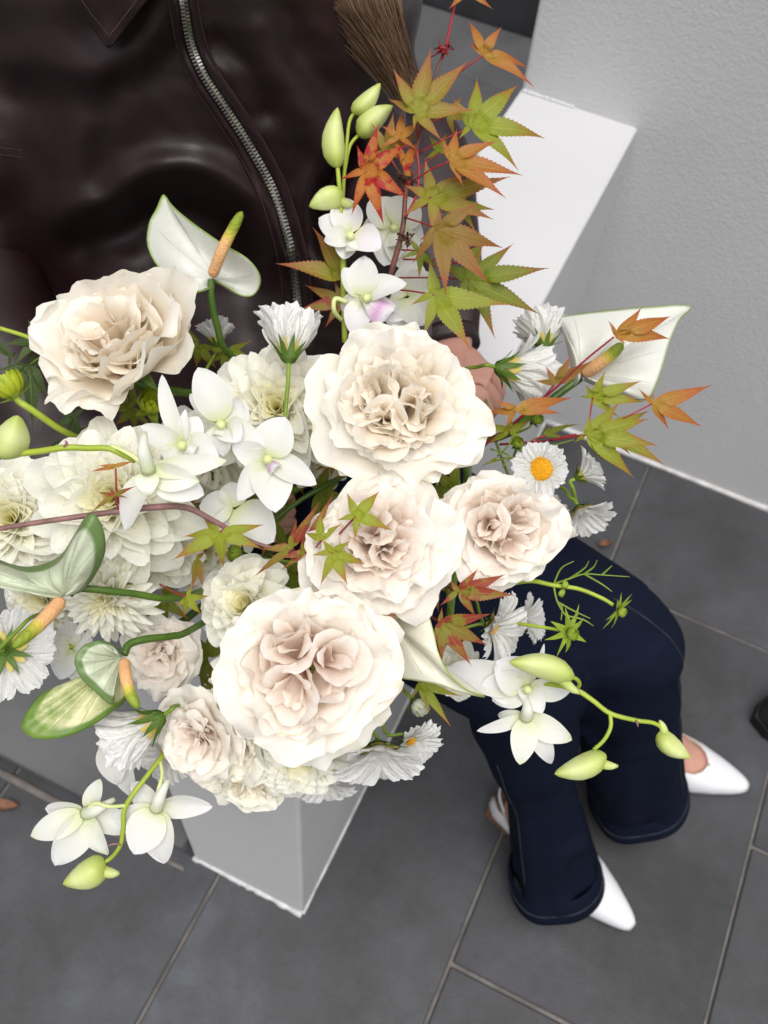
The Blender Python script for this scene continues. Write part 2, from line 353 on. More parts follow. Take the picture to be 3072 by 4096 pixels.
s = NT('leather'); o = s.obj(); vo = s.n('ShaderNodeTexVoronoi', feature='DISTANCE_TO_EDGE'); s.set(vo, Scale=520.0, Randomness=1.0)
wp = s.n('ShaderNodeVectorMath', operation='ADD'); s.l(o, wp.inputs[0]); sc_ = s.n('ShaderNodeVectorMath', operation='SCALE'); nz = s.n('ShaderNodeTexNoise'); s.set(nz, Scale=90.0); s.l(o, nz.inputs[0])
s.l(nz.outputs['Color'], sc_.inputs[0]); sc_.inputs['Scale'].default_value = .006; s.l(sc_.outputs[0], wp.inputs[1]); s.l(wp.outputs[0], vo.inputs['Vector'])
n1, n2 = s.noise(9, 4, .6, o), s.noise(55, 4, .65, o)
col = s.ramp(n1, [(.3, (.0110, .0034, .0045)), (.7, (.0200, .0058, .0078))])
g = s.ramp(vo.outputs['Distance'], [(.0, (0, 0, 0)), (.12, (1, 1, 1))])
amt = s.math('MULTIPLY', g, s.ramp(n1, [(.38, (.12, .12, .12)), (.66, (.9, .9, .9))]))
MAT['leather'] = s.finish(s.bsdf(col, s.ramp(n2, [(.3, (.40, .40, .40)), (.7, (.50, .50, .50))]), .48, s.bump(s.math('ADD', s.math('ADD', amt, s.math('MULTIPLY', n2, .9)), s.math('MULTIPLY', s.noise(24, 3, .6, o, 1.2), 1.4)), .20, .0012)))
MAT['leather_edge'] = flat_mat('leather_edge', (.006, .0035, .004), .5, scale=80)
MAT['thread'] = flat_mat('thread', (.055, .030, .032), .7, scale=300)
s = NT('zip_metal'); MAT['metal'] = s.finish(s.bsdf((.92, .90, .86), .30, .5, None, Metallic=1.0))
s = NT('denim'); o = s.obj(); wv1, wv2 = s.n('ShaderNodeTexWave'), s.n('ShaderNodeTexWave')
wv1.bands_direction = 'X'; wv2.bands_direction = 'Z'; s.set(wv1, Scale=420.0, Distortion=1.0); s.set(wv2, Scale=420.0, Distortion=1.0); s.l(o, wv1.inputs[0]); s.l(o, wv2.inputs[0])
n1 = s.noise(7, 5, .6, o); h = s.math('ADD', wv1.outputs['Fac'], wv2.outputs['Fac'])
col = s.ramp(n1, [(.3, (.0030, .0043, .0105)), (.7, (.0052, .0078, .0185))]); col = s.mix(s.math('MULTIPLY', s.noise(900, 2, .5, o), .25), col, (.014, .02, .045)); col = s.mix(s.math('MULTIPLY', s.ramp(s.noise(5, 5, .65, o, .6), [(.48, (0, 0, 0)), (.75, (1, 1, 1))]), .6), col, (.0095, .0135, .030))
MAT['denim'] = s.finish(s.bsdf(col, .9, .06, s.bump(h, .25, .0006), Sheen_Weight=.0))
MAT['denim_seam'] = flat_mat('denim_seam', (.040, .044, .058), .9, c2=(.018, .021, .030), scale=60, spec=.1)
s = NT('skin'); o = s.obj(); n1 = s.noise(22, 4, .6, o)
MAT['skin'] = s.finish(s.bsdf(s.ramp(n1, [(.3, (.45, .225, .175)), (.7, (.53, .29, .225))]), .5, .35, s.bump(s.noise(300, 3, .6, o), .15, .0006), Subsurface_Weight=.12, Subsurface_Scale=.008))
MAT['shoe'] = flat_mat('shoe', (.70, .70, .725), .38, c2=(.66, .66, .685), scale=20, spec=.45, bump=.06)
MAT['lining'] = flat_mat('lining', (.50, .36, .24), .6, scale=60)
MAT['sole'] = flat_mat('sole', (.20, .095, .045), .55, scale=60)
MAT['boot'] = flat_mat('boot', (.008, .008, .009), .5, scale=40)
s = NT('hair'); x, y = s.uv(); cvh = s.n('ShaderNodeCombineXYZ'); s.l(s.math('MULTIPLY', x, 34.0), cvh.inputs[0]); s.l(s.math('MULTIPLY', y, 1.3), cvh.inputs[1]); nh = s.noise(1.0, 5, .7, cvh.outputs[0], .25)
col = s.ramp(nh, [(.28, (.035, .019, .012)), (.5, (.13, .075, .044)), (.74, (.38, .25, .155))])
MAT['hair'] = s.finish(s.bsdf(col, .42, .45, s.bump(nh, .8, .002)))
MAT['lip'] = flat_mat('lip', (.40, .13, .11), .45); MAT['eye'] = flat_mat('eye', (.75, .74, .72), .2); MAT['iris'] = flat_mat('iris', (.05, .03, .02), .2)
MAT['dead_leaf'] = flat_mat('dead_leaf', (.26, .13, .07), .8, c2=(.15, .075, .05), scale=60, bump=.6)
# ------------------------------------------------------------------ setting
def struct(o): o['kind'] = 'structure'; return o
Z1 = 0.085                                   # raised terrace behind the low wall
WX0, WX1, WY0, WY1, WZ = -0.329, -0.149, 0.2595, 1.284, 0.661
ground = struct(bbox('ground', (-30, -30, -0.30), (30, 30, -0.005), MAT['grout'], 0))
TX, TY = 0.352, 0.696
import bmesh
tv = bbox('tile_template', (0.0025, 0.003, -0.03), (TX - 0.0025, TY - 0.003, 0.0), MAT['slate'], 0.002, seg=1)
tmesh = tv.data; bpy.data.objects.remove(tv)
offs = {-2: .55, -1: .70, 0: .2925, 1: .647, 2: .30}
for k in range(-6, 9):
    for j in range(-4, 5):
        x = .069 + k * TX; y = offs.get(k, (.30 if k % 2 else .65)) + j * TY
        if y > 2.6 or x > 2.6: continue
        if x + TX < WX0 and y > .30: continue          # under the terrace
        o = link('paving_tile', tmesh, ground, (x, y, random.Random(k * 31 + j).uniform(-.0008, .0008)))
# terrace: slabs on a recessed riser
terrace = struct(bbox('terrace', (-6, .258, -.05), (WX0 - .001, 8, Z1 - .026), MAT['slate'], 0))
for k in range(-5, 0):
    for j in range(0, 3):
        x1 = WX0 - .002 + (k + 1) * .9; y0 = .2475 + j * .95
        if y0 > 2.3: continue
        y1 = min(y0 + .95, 2.395)
        bbox('terrace_slab', (x1 - .9 + .003, y0, Z1 - .026), (x1, y1 - .003, Z1), MAT['slab'], .003, terrace, 1)
upper = struct(bbox('step', (-6, 2.40, -.05), (WX0 - .012, 8, Z1 + .15), MAT['slate'], .004))
# white low wall and the tall wall it butts into
low_wall = bbox('low_wall', (WX0, WY0, -.06), (WX1, WY1 + .02, WZ), MAT['plaster'], .005, seg=3)
def rough_edges(o, cuts, amp):
    from mathutils import noise as mn
    b = bmesh.new(); b.from_mesh(o.data); bmesh.ops.subdivide_edges(b, edges=[e for e in b.edges if e.calc_length() > .05], cuts=cuts, use_grid_fill=True)
    for v in b.verts: v.co += amp * (mn.noise_vector(v.co * 9) + .7 * mn.noise_vector(v.co * 38))
    b.to_mesh(o.data); b.free(); o.data.polygons.foreach_set('use_smooth', [False] * len(o.data.polygons))
rough_edges(low_wall, 26, .0004)
low_wall['label'] = 'low white plastered wall running out from the tall wall, under the bouquet'; low_wall['category'] = 'wall'
tall = bbox('tall_wall', (WX0 + .0015, WY1, -.06), (4.5, WY1 + .32, 3.4), MAT['stucco'], .006, seg=3)
tall['label'] = 'tall white stucco wall at the upper right'; tall['category'] = 'wall'
def bead(name, a, b, r, seed, parent, mat='sealant'):
    rs = np.random.RandomState(seed); n = 90; t = np.linspace(0, 1, n)[:, None]; p = np.array(a) * (1 - t) + np.array(b) * t
    rr = r * (1 + .35 * np.interp(np.linspace(0, 1, n), np.linspace(0, 1, 26), rs.uniform(-1, 1, 26))); tube(name, p, rr, MAT[mat], parent, 6)
bead('paint_bead', (WX0, WY0 - .001, .001), (WX1, WY0 - .001, .001), .0045, 1, low_wall)
bead('paint_bead', (WX1 + .001, WY0, .001), (WX1 + .001, WY1, .001), .0028, 2, low_wall)
bead('paint_bead', (WX1, WY1 - .001, .001), (3.0, WY1 - .001, .001), .006, 3, tall)
bead('plaster_ridge', (WX0 + .004, WY1 - .001, WZ + .001), (WX0 + .085, WY1 - .001, WZ + .001), .0032, 5, tall, 'plaster')
bead('grout_bead', (-2.2, .2385, -.002), (WX0 - .004, .2385, -.002), .006, 4, terrace, 'grout')
# small litter on the paving
def curl_leaf(name, label, c, L, W, ang, seed):
    t = thing(name, label, 'leaf', c); s_, t_ = np.meshgrid(np.linspace(-1, 1, 7), np.linspace(0, 1, 9))
    e = np.array([math.cos(ang), math.sin(ang), 0]); f = np.array([-e[1], e[0], 0]); w_ = np.sin(np.pi * np.clip(t_, .02, .98)) ** .7
    G = np.array(c) + (t_ * L)[..., None] * e + (s_ * w_ * W)[..., None] * f; G[..., 2] += .003 + .010 * s_ ** 2 + .003 * ruffle(s_, t_, seed)
    sheet('blade', G, MAT['dead_leaf'], t); tube('stalk', [c, np.array(c) - e * L * .3 + [0, 0, .004]], [.0012, .0008], MAT['dead_leaf'], t, 5, 5)
curl_leaf('fallen_leaf', 'small dry brown leaf lying on the dark paving by the knee', PZ(1290, 1182, .002), .024, .007, .5, 3)
curl_leaf('fallen_leaf', 'curled brown leaf on the paving at the left edge below the terrace step', PZ(-25, 1741, .002), .045, .008, .42, 8)
bt = thing('black_boot', 'black rounded boot toe just entering at the right edge of the paving', 'boot', PZ(1660, 1570, 0))
bc = PZ(1622, 1560, 0); e = unit(np.array([.90, .42, 0])); f2 = np.array([-e[1], e[0], 0])
S, T = np.meshgrid(np.linspace(0, 2 * math.pi, 33), np.linspace(0, 1, 18)); ln = .29
wd = .056 * np.clip(T / .22, 0.001, 1) ** .5 * (1 - .12 * np.sin(np.pi * T)); ht = .052 * np.clip(T / .18, .001, 1) ** .6 + .05 * np.clip((T - .45) / .3, 0, 1)
G = bc + (T * ln)[..., None] * e + (wd * np.cos(S))[..., None] * f2; G[..., 2] = .022 + ht * .5 * (1 + np.sin(S)) 
sheet('upper', G, MAT['boot'], bt)
ol = np.array([bc + e * (t * ln - .003) + f2 * sgn * .054 * min(1, max(.0, t / .22)) ** .5 for sgn, tt in ((1, np.linspace(0, 1, 20)), (-1, np.linspace(1, 0, 20))) for t in tt])
V = np.vstack([ol + [0, 0, .002], ol + [0, 0, .026]]); n = len(ol)
part('sole', V, [(i, (i + 1) % n, n + (i + 1) % n, n + i) for i in range(n)] + [tuple(range(n, 2 * n))], MAT['boot'], bt, smooth=False)
tube('shaft', [bc + e * .235 + [0, 0, .10], bc + e * .255 + [0, 0, .30]], [.048, .060], MAT['boot'], bt, 20, 6)
# ------------------------------------------------------------------ person
hipc = P(640, 1000, 1.12)
person = thing('person', 'person sitting on the low wall in dark leather jacket, navy jeans and white shoes', 'person', (hipc[0], hipc[1], 0.0))
# --- torso of the jacket: closed loops, front towards the lens
JV = np.array([-330, -260, -120, 0, 150, 300, 450, 640, 820, 1060.])
JUC = np.interp; 
def ji(v, a): return np.interp(v, JV, a)
J_UC = np.array([395, 390, 400, 402, 405, 410, 420, 437, 470, 540.])
J_HW = np.array([190, 330, 425, 458, 465, 470, 480, 497, 500, 470.])
J_DF = np.array([.66, .625, .635, .66, .705, .755, .81, .875, .93, 1.00])
J_B = np.array([.05, .085, .10, .105, .105, .10, .10, .10, .10, .10])
RIDGES = [
    ([(245, 205), (178, 325), (160, 420)], 44, .010), ([(250, 190), (215, 300), (215, 400)], 26, -.008),
    ([(146, 462), (222, 440), (300, 388), (375, 368), (455, 384), (552, 455), (590, 540)], 34, .022),
    ([(190, 525), (262, 498), (330, 458), (405, 450), (480, 490), (530, 570)], 40, -.030), ([(150, 640), (290, 590), (420, 590), (520, 650)], 95, -.030),
    ([(-60, 90), (0, 150), (50, 230), (92, 420), (118, 620), (150, 800)], 60, -.034),
    ([(-30, 118), (90, 135), (200, 150), (310, 95), (360, 0)], 34, .010), ([(60, 200), (170, 220), (300, 170), (380, 110)], 34, -.006),
    ([(512, 172), (545, 190)], 34, .003), ([(470, 95), (520, 140), (575, 235)], 22, -.006), ([(610, 40), (640, 120), (700, 190)], 40, -.008),
    ([(575, 60), (590, 130), (640, 200), (700, 300)], 36, .008),
    ([(712, 330), (672, 400), (662, 450), (676, 530), (690, 620)], 15, .012), ([(745, 330), (705, 420), (705, 520)], 22, -.03),
    ([(0, 480), (90, 640), (180, 760)], 50, -.02), ([(240, 560), (330, 640), (420, 760)], 45, .010), ([(60, 700), (140, 690), (210, 640)], 30, .012),
]
RIDGES = [(spline(np.array(p, float), 170), w_, a) for p, w_, a in RIDGES]
_r = np.random.RandomState(8); WRK = []
for _k in range(14):
    _a = _r.uniform(0, 6.28); _f = _r.uniform(.02, .11); WRK.append((_f * math.cos(_a), _f * math.sin(_a), _r.uniform(0, 6.28), .00034 * (.03 / _f) ** .6))
def folds(u, v):
    u = np.asarray(u, float); v = np.asarray(v, float); o = np.zeros(np.broadcast(u, v).shape)
    for p, w_, a in RIDGES:
        a = a * 1.35; d2 = np.min((u[..., None] - p[:, 0]) ** 2 + (v[..., None] - p[:, 1]) ** 2, axis=-1); o = o + a * np.exp(-d2 / (2 * w_ * w_))
    for su, sv, ph, am in WRK: o = o + am * np.sin(su * u + sv * v + ph + 1.4 * np.sin(.011 * u - .013 * v + ph))
    return o
def jd(u, v):
    uc, hw = ji(v, J_UC), ji(v, J_HW); c = np.clip((u - uc) / hw, -1, 1); sn = np.sqrt(np.maximum(0, 1 - np.abs(c) ** 2.4))
    return ji(v, J_DF) + ji(v, J_B) * (1 - sn) - folds(u, v)
def jp(u, v, lift=0.0): return P(u, v, jd(np.float64(u), np.float64(v)) - lift)
jacket = None
vs = np.concatenate([np.linspace(-330, -60, 16), np.linspace(-50, 760, 150), np.linspace(775, 1060, 18)])
th = np.concatenate([np.linspace(math.pi, 0, 150), np.linspace(0, -math.pi, 40)[1:-1]])
V = []
for v in vs:
    uc, hw, B, D = ji(v, J_UC), ji(v, J_HW), ji(v, J_B), ji(v, J_DF); c = np.cos(th); sg = np.where(th >= -1e-9, 1, -1)
    u = uc + hw * c; sn = np.sqrt(np.maximum(0, 1 - np.abs(c) ** 2.4)); fr = folds(u, np.full_like(u, v)) * np.clip(sn * 4, 0, 1)
    d = np.where(sg > 0, D + B * (1 - sn) - fr, D + B + B * sn)
    q = CF[None] + ((u - 829.5) / FPX)[:, None] * CR + (v - 1106) / FPX * CD; V.append(CO + d[:, None] * q)
n, m = len(vs), len(th); F = gridF(n, m, 0, True); F.append(tuple(range(m))[::-1]); F.append(tuple((n - 1) * m + k for k in range(m)))
jacket = part('jacket', np.vstack(V), F, MAT['leather'], person, label='dark burgundy leather jacket with a silver zip')
# sleeves
def sleeve(pts, rad, seed, n=70, seg=48, amp=.010):
    c = spline([P(*p) for p in pts], n); rad = np.interp(np.linspace(0, 1, n), np.linspace(0, 1, len(rad)), rad)
    V, F, uv = tubeVF(c, rad, seg); A = uv[:, 0] * 2 * math.pi; T = uv[:, 1]
    cen = np.repeat(c, seg, 0); out = V - cen; out /= np.linalg.norm(out, axis=1)[:, None]
    k = ruffle(np.cos(A) * 1.2, T * 9, seed, 5, 4) + .6 * ruffle(np.sin(A) * 1.3 + T * 3, T * 13, seed + 9, 4, 4)
    return part('sleeve', V + out * (amp * k)[:, None], F, MAT['leather'], jacket, uv)
SLL = [(690, -230, .78), (735, -60, .86), (768, 130, .94), (856, 320, 1.0), (922, 540, 1.0), (960, 752, .985)]
sleeve(SLL, [.055, .060, .056, .058, .048, .037], 5)
SLR = [(60, -200, .80), (-130, 60, .88), (-140, 380, .94), (-40, 700, .99), (120, 950, 1.0), (300, 1110, .98)]
sleeve(SLR, [.060, .072, .072, .072, .058, .044], 11)
tube('cuff', [P(955, 728, .988), P(962, 758, .984)], [.037, .036], MAT['leather'], jacket, 24, 4)
# collar flaps with a stitched edge
def flap(outline, lift, thick):
    base = np.array(outline, float); cen = base.mean(0); rings = [cen + (base - cen) * k for k in (1.0, .96, .8, .55, .28, .02)]
    V = []
    for i, rg in enumerate(rings): V += [jp(a, b, lift + thick + (.002 if i else -.0015)) for a, b in rg]
    V += [jp(a, b, lift - .004) for a, b in base]; k = len(base); F = []
    for i in range(5): F += [(i * k + j, i * k + (j + 1) % k, (i + 1) * k + (j + 1) % k, (i + 1) * k + j) for j in range(k)]
    F += [(6 * k + j, 6 * k + (j + 1) % k, (j + 1) % k, j) for j in range(k)]
    return part('collar', V, F, MAT['leather'], jacket)
def dens(poly, n=60): 
    p = np.array(poly + [poly[0]], float); d = np.r_[0, np.cumsum(np.linalg.norm(np.diff(p, axis=0), axis=1))]; t = np.linspace(0, d[-1], n, endpoint=False)
    return list(zip(np.interp(t, d, p[:, 0]), np.interp(t, d, p[:, 1])))
col1 = flap(dens([(70, -160), (112, -60), (160, 8), (205, 70), (226, 98), (236, 106), (246, 98), (275, 58), (322, -4), (350, -60), (345, -170), (200, -240)], 90), .012, .012)
flap(dens([(430, -170), (440, -120), (500, -60), (560, -45), (620, -120), (640, -200), (560, -250)], 70), .010, .004)
def stitches(pts, lift, parent, step=5.5, dash=3.6, r=.00075, name='stitching'):
    p = spline(np.array(pts, float), 200); d = np.r_[0, np.cumsum(np.linalg.norm(np.diff(p, axis=0), axis=1))]; a = Acc(); x = 0
    while x + dash < d[-1]:
        q = [jp(np.interp(x + k, d, p[:, 0]), np.interp(x + k, d, p[:, 1]), lift) for k in (0, dash / 2, dash)]; a.tube(q, [r * .6, r, r * .6], 5); x += step
    return a.build(name, MAT['thread'], parent, kind='stuff')
stitches([(150, -40), (190, 20), (222, 60), (236, 78)], .0265, col1); stitches([(236, 78), (262, 45), (300, -6), (325, -50)], .0265, col1)
# zip: tape, raised leather edges, teeth
ZP = spline(np.array([(372, -190), (382, -90), (395, 0), (412, 90), (440, 160), (492, 240), (545, 325), (588, 408), (615, 490), (634, 570), (643, 650), (650, 760)], float), 400)
ZN = np.gradient(ZP, axis=0); ZN /= np.linalg.norm(ZN, axis=1)[:, None]; ZN = np.stack([-ZN[:, 1], ZN[:, 0]], 1)
def strip(name, o0, o1, l0, lm, l1, mat, k=7):
    G = []
    for i in range(0, 400, 3):
        row = []
        for j in range(k):
            f = j / (k - 1); o = o0 + (o1 - o0) * f; l = l0 + (l1 - l0) * f + (lm - (l0 + l1) / 2) * math.sin(math.pi * f); row.append(jp(*(ZP[i] + ZN[i] * o), l))
        G.append(row)
    return sheet(name, np.array(G), MAT[mat], jacket)
strip('zip_tape', -11, 11, .0006, .0012, .0006, 'leather_edge')
strip('placket', 10, 34, .0004, .0048, .0006, 'leather'); strip('placket', -34, -10, .0006, .0048, .0004, 'leather')
a = Acc(); dz = np.r_[0, np.cumsum(np.linalg.norm(np.diff(ZP, axis=0), axis=1))]; x = 0; i = 0
while x < dz[-1]:
    q = np.array([np.interp(x, dz, ZP[:, 0]), np.interp(x, dz, ZP[:, 1])]); nn = np.array([np.interp(x, dz, ZN[:, 0]), np.interp(x, dz, ZN[:, 1])])
    for sg in ((1,) if i % 2 else (-1,)):
        c = jp(*(q + nn * sg * 3.0), .0028); ex = jp(*(q + nn * sg * 7.4), .0020) - c; tt = np.array([nn[1], -nn[0]]); ey = jp(*(q + nn * sg * 3.0 + tt * 2.1), .0028) - c
        a.add(*boxVF(c, ex, ey, unit(np.cross(ex, ey)) * .0014))
    x += 4.0; i += 1
a.build('zip_teeth', MAT['metal'], jacket, kind='stuff', smooth=False)
for o in (-22, -31, 22, 31): stitches([tuple(ZP[i] + ZN[i] * o) for i in range(0, 400, 12)], .0036 if abs(o) < 25 else .0022, jacket, 5, 3.3)
stitches([(-10, 318), (20, 321), (52, 326)], .001, jacket); stitches([(-10, 333), (20, 336), (52, 341)], .001, jacket)

# --- jeans: swept legs fused by a voxel remesh, then creased
K1, K2 = PZ(1332, 1366, .545), PZ(1120, 1462, .54)
H1, H2 = PZ(1376, 1712, .080), PZ(1199, 1888, .070)
HP1, HP2 = P(700, 1030, 1.06), P(620, 1090, .99)
def bez(a, b, c, n): 
    t = np.linspace(0, 1, n)[:, None]; return a * (1 - t) ** 2 + 2 * b * t * (1 - t) + c * t ** 2
acc = Acc()
L1 = np.vstack([np.linspace(HP1, K1 * .88 + HP1 * .12, 14), bez(K1 * .88 + HP1 * .12, K1 + [.012, .0, .01], K1 * .86 + H1 * .14, 8)[1:], np.linspace(K1 * .86 + H1 * .14, H1, 16)[1:]])
r1 = np.interp(np.linspace(0, 1, len(L1)), [0, .2, .42, .55, .75, 1], [.090, .076, .064, .069, .066, .066])
L2 = np.vstack([np.linspace(HP2, K2 * .88 + HP2 * .12, 14), bez(K2 * .88 + HP2 * .12, K2 + [.012, 0, .01], K2 * .86 + H2 * .14, 8)[1:], np.linspace(K2 * .86 + H2 * .14, H2, 16)[1:]])
r2 = np.interp(np.linspace(0, 1, len(L2)), [0, .2, .42, .55, .75, 1], [.092, .082, .070, .064, .043, .062])
for L, r in ((L1, r1), (L2, r2)): V, F, _ = tubeVF(L, r, 28); acc.add(V, F)
V, F, _ = tubeVF(spline([HP1 + [.0, .10, 0.0], (HP1 + HP2) / 2 + [-.05, .02, .0], HP2 + [-.02, -.06, 0]], 8), [.08, .11, .11, .11, .11, .11, .11, .08], 20); acc.add(V, F)
tr = acc.build('trousers', MAT['denim'], person, label='dark navy blue jeans')
md = tr.modifiers.new('r', 'REMESH'); md.mode = 'VOXEL'; md.voxel_size = .006
ms = tr.modifiers.new('s', 'SMOOTH'); ms.iterations = 6; ms.factor = .5
dg = bpy.context.evaluated_depsgraph_get(); me2 = bpy.data.meshes.new_from_object(tr.evaluated_get(dg)); tr.modifiers.clear(); old = tr.data; tr.data = me2; bpy.data.meshes.remove(old)
co = np.empty(len(me2.vertices) * 3); me2.vertices.foreach_get('co', co); co = co.reshape(-1, 3); no = np.empty_like(co).ravel(); me2.vertex_normals.foreach_get('vector', no); no = no.reshape(-1, 3)
W = co + org(person); disp = np.zeros(len(W))
def crease(p, q, wid, amp):
    global disp
    p, q = np.asarray(p), np.asarray(q); t = np.clip(((W - p) @ (q - p)) / ((q - p) @ (q - p)), 0, 1); d2 = ((W - p - t[:, None] * (q - p)) ** 2).sum(1)
    disp += amp * np.exp(-d2 / (2 * wid * wid))
rs = np.random.RandomState(4)
for (K, H, r) in ((K1, H1, .062), (K2, H2, .058)):
    for i in range(9):
        f = rs.uniform(.0, .95); c = K * (1 - f) + H * f; a0 = rs.uniform(0, 6.28); a1 = a0 + rs.uniform(.5, 1.5)
        crease(c + r * np.array([math.cos(a0), math.sin(a0), rs.uniform(-.5, .5)]), c + r * np.array([math.cos(a1), math.sin(a1), rs.uniform(-.9, .9)]), rs.uniform(.008, .014), rs.choice([-1, 1]) * rs.uniform(.003, .007))
crease(P(1395, 1215, 1.05), P(1445, 1290, 1.05), .012, -.010); crease(P(1360, 1208, 1.04), P(1420, 1262, 1.04), .010, .007)
crease(P(1250, 1640, 1.2), P(1440, 1440, 1.15), .010, -.016); crease(P(1230, 1600, 1.2), P(1420, 1400, 1.15), .012, .012)
crease(P(1480, 1430, 1.2), P(1380, 1600, 1.22), .010, -.013); crease(P(1100, 1580, 1.1), P(1240, 1690, 1.2), .012, -.008)
for Kc, Hc, s0 in ((K1, H1, .3), (K2, H2, 1.9)):      # lengthwise drape below the knee, cross folds at it
    ax_ = unit(Hc - Kc); rel = W - Kc; tt_ = rel @ ax_ / np.linalg.norm(Hc - Kc); rad = rel - (rel @ ax_)[:, None] * ax_; dist = np.linalg.norm(rad, axis=1); on = (dist < .10) & (tt_ > -.05) & (tt_ < 1.08)
    ang_ = np.arctan2(rad @ np.cross(ax_, [1, 0, 0]), rad[:, 0]); k_ = np.clip(tt_, 0, 1)
    disp += np.where(on, .0050 * k_ * np.sin(3 * ang_ + s0 + 1.5 * k_) + .0030 * k_ * np.sin(7 * ang_ + 2 * s0 - 3 * k_) + .0022 * np.exp(-(k_ / .35) ** 2) * np.sin(26 * k_ + 2.2 * np.sin(ang_ + s0)) , 0)
disp += .0022 * ruffle(W[:, 0] * 9, W[:, 1] * 9 + W[:, 2] * 7, 3, 6, 7)
me2.vertices.foreach_set('co', (co + no * disp[:, None]).ravel()); me2.polygons.foreach_set('use_smooth', [True] * len(me2.polygons))
if not me2.materials: me2.materials.append(MAT['denim'])
me2.update()
from mathutils.bvhtree import BVHTree
bv_ = BVHTree.FromPolygons([tuple(v) for v in (co + no * disp[:, None] + org(person))], [tuple(p.vertices) for p in me2.polygons])
for L_, dr in ((L1, CR * .75 - CF * .66), (L2, -CR * .6 - CF * .8)):
    q_ = []
    for i in range(6, len(L_) - 1):
        hit = bv_.ray_cast(Vector(L_[i] + unit(dr) * .2), Vector(-unit(dr)))
        if hit[0] is not None and np.linalg.norm(np.array(hit[0]) - L_[i]) < .085: q_.append(np.array(hit[0]) + unit(dr) * .0004)
    if len(q_) > 4: tube('seam', q_, .0009, MAT['denim_seam'], tr, 5, 120)
for L, r, sd in ((L1, r1, 1), (L2, r2, 2)):     # stitched, slightly wavy hem
    ax = unit(L[-1] - L[-2]); A = np.linspace(0, 2 * math.pi, 64, endpoint=False); x = unit(np.cross(ax, [0, 1, 0])); y = np.cross(ax, x)
    rr = r[-1] * (1.0 + .050 * ruffle(np.cos(A) * 1.6, np.sin(A) * 1.6, sd + 40, 4, 4)); rows = []
    for off, k in ((-.034, .955), (-.027, 1.015), (-.012, 1.045), (.008, 1.085), (.017, 1.10), (.018, 1.02), (.012, .95)):
        rows.append(L[-1] + ax * off + (rr * k)[:, None] * (np.cos(A)[:, None] * x + np.sin(A)[:, None] * y) + ax * (.004 * np.sin(3 * A + sd))[:, None])
    part('hem', np.vstack(rows), gridF(7, 64, 0, True), MAT['denim'], tr, label='wavy turned-up hem of the jeans')
    q = np.vstack([L[-1] + ax * (-.006) + (rr * 1.062)[:, None] * (np.cos(A)[:, None] * x + np.sin(A)[:, None] * y) + ax * (.004 * np.sin(3 * A + sd))[:, None]]); q = np.vstack([q, q[:1]])
    tube('hem_seam', q, .0013, MAT['denim_seam'], tr, 5)

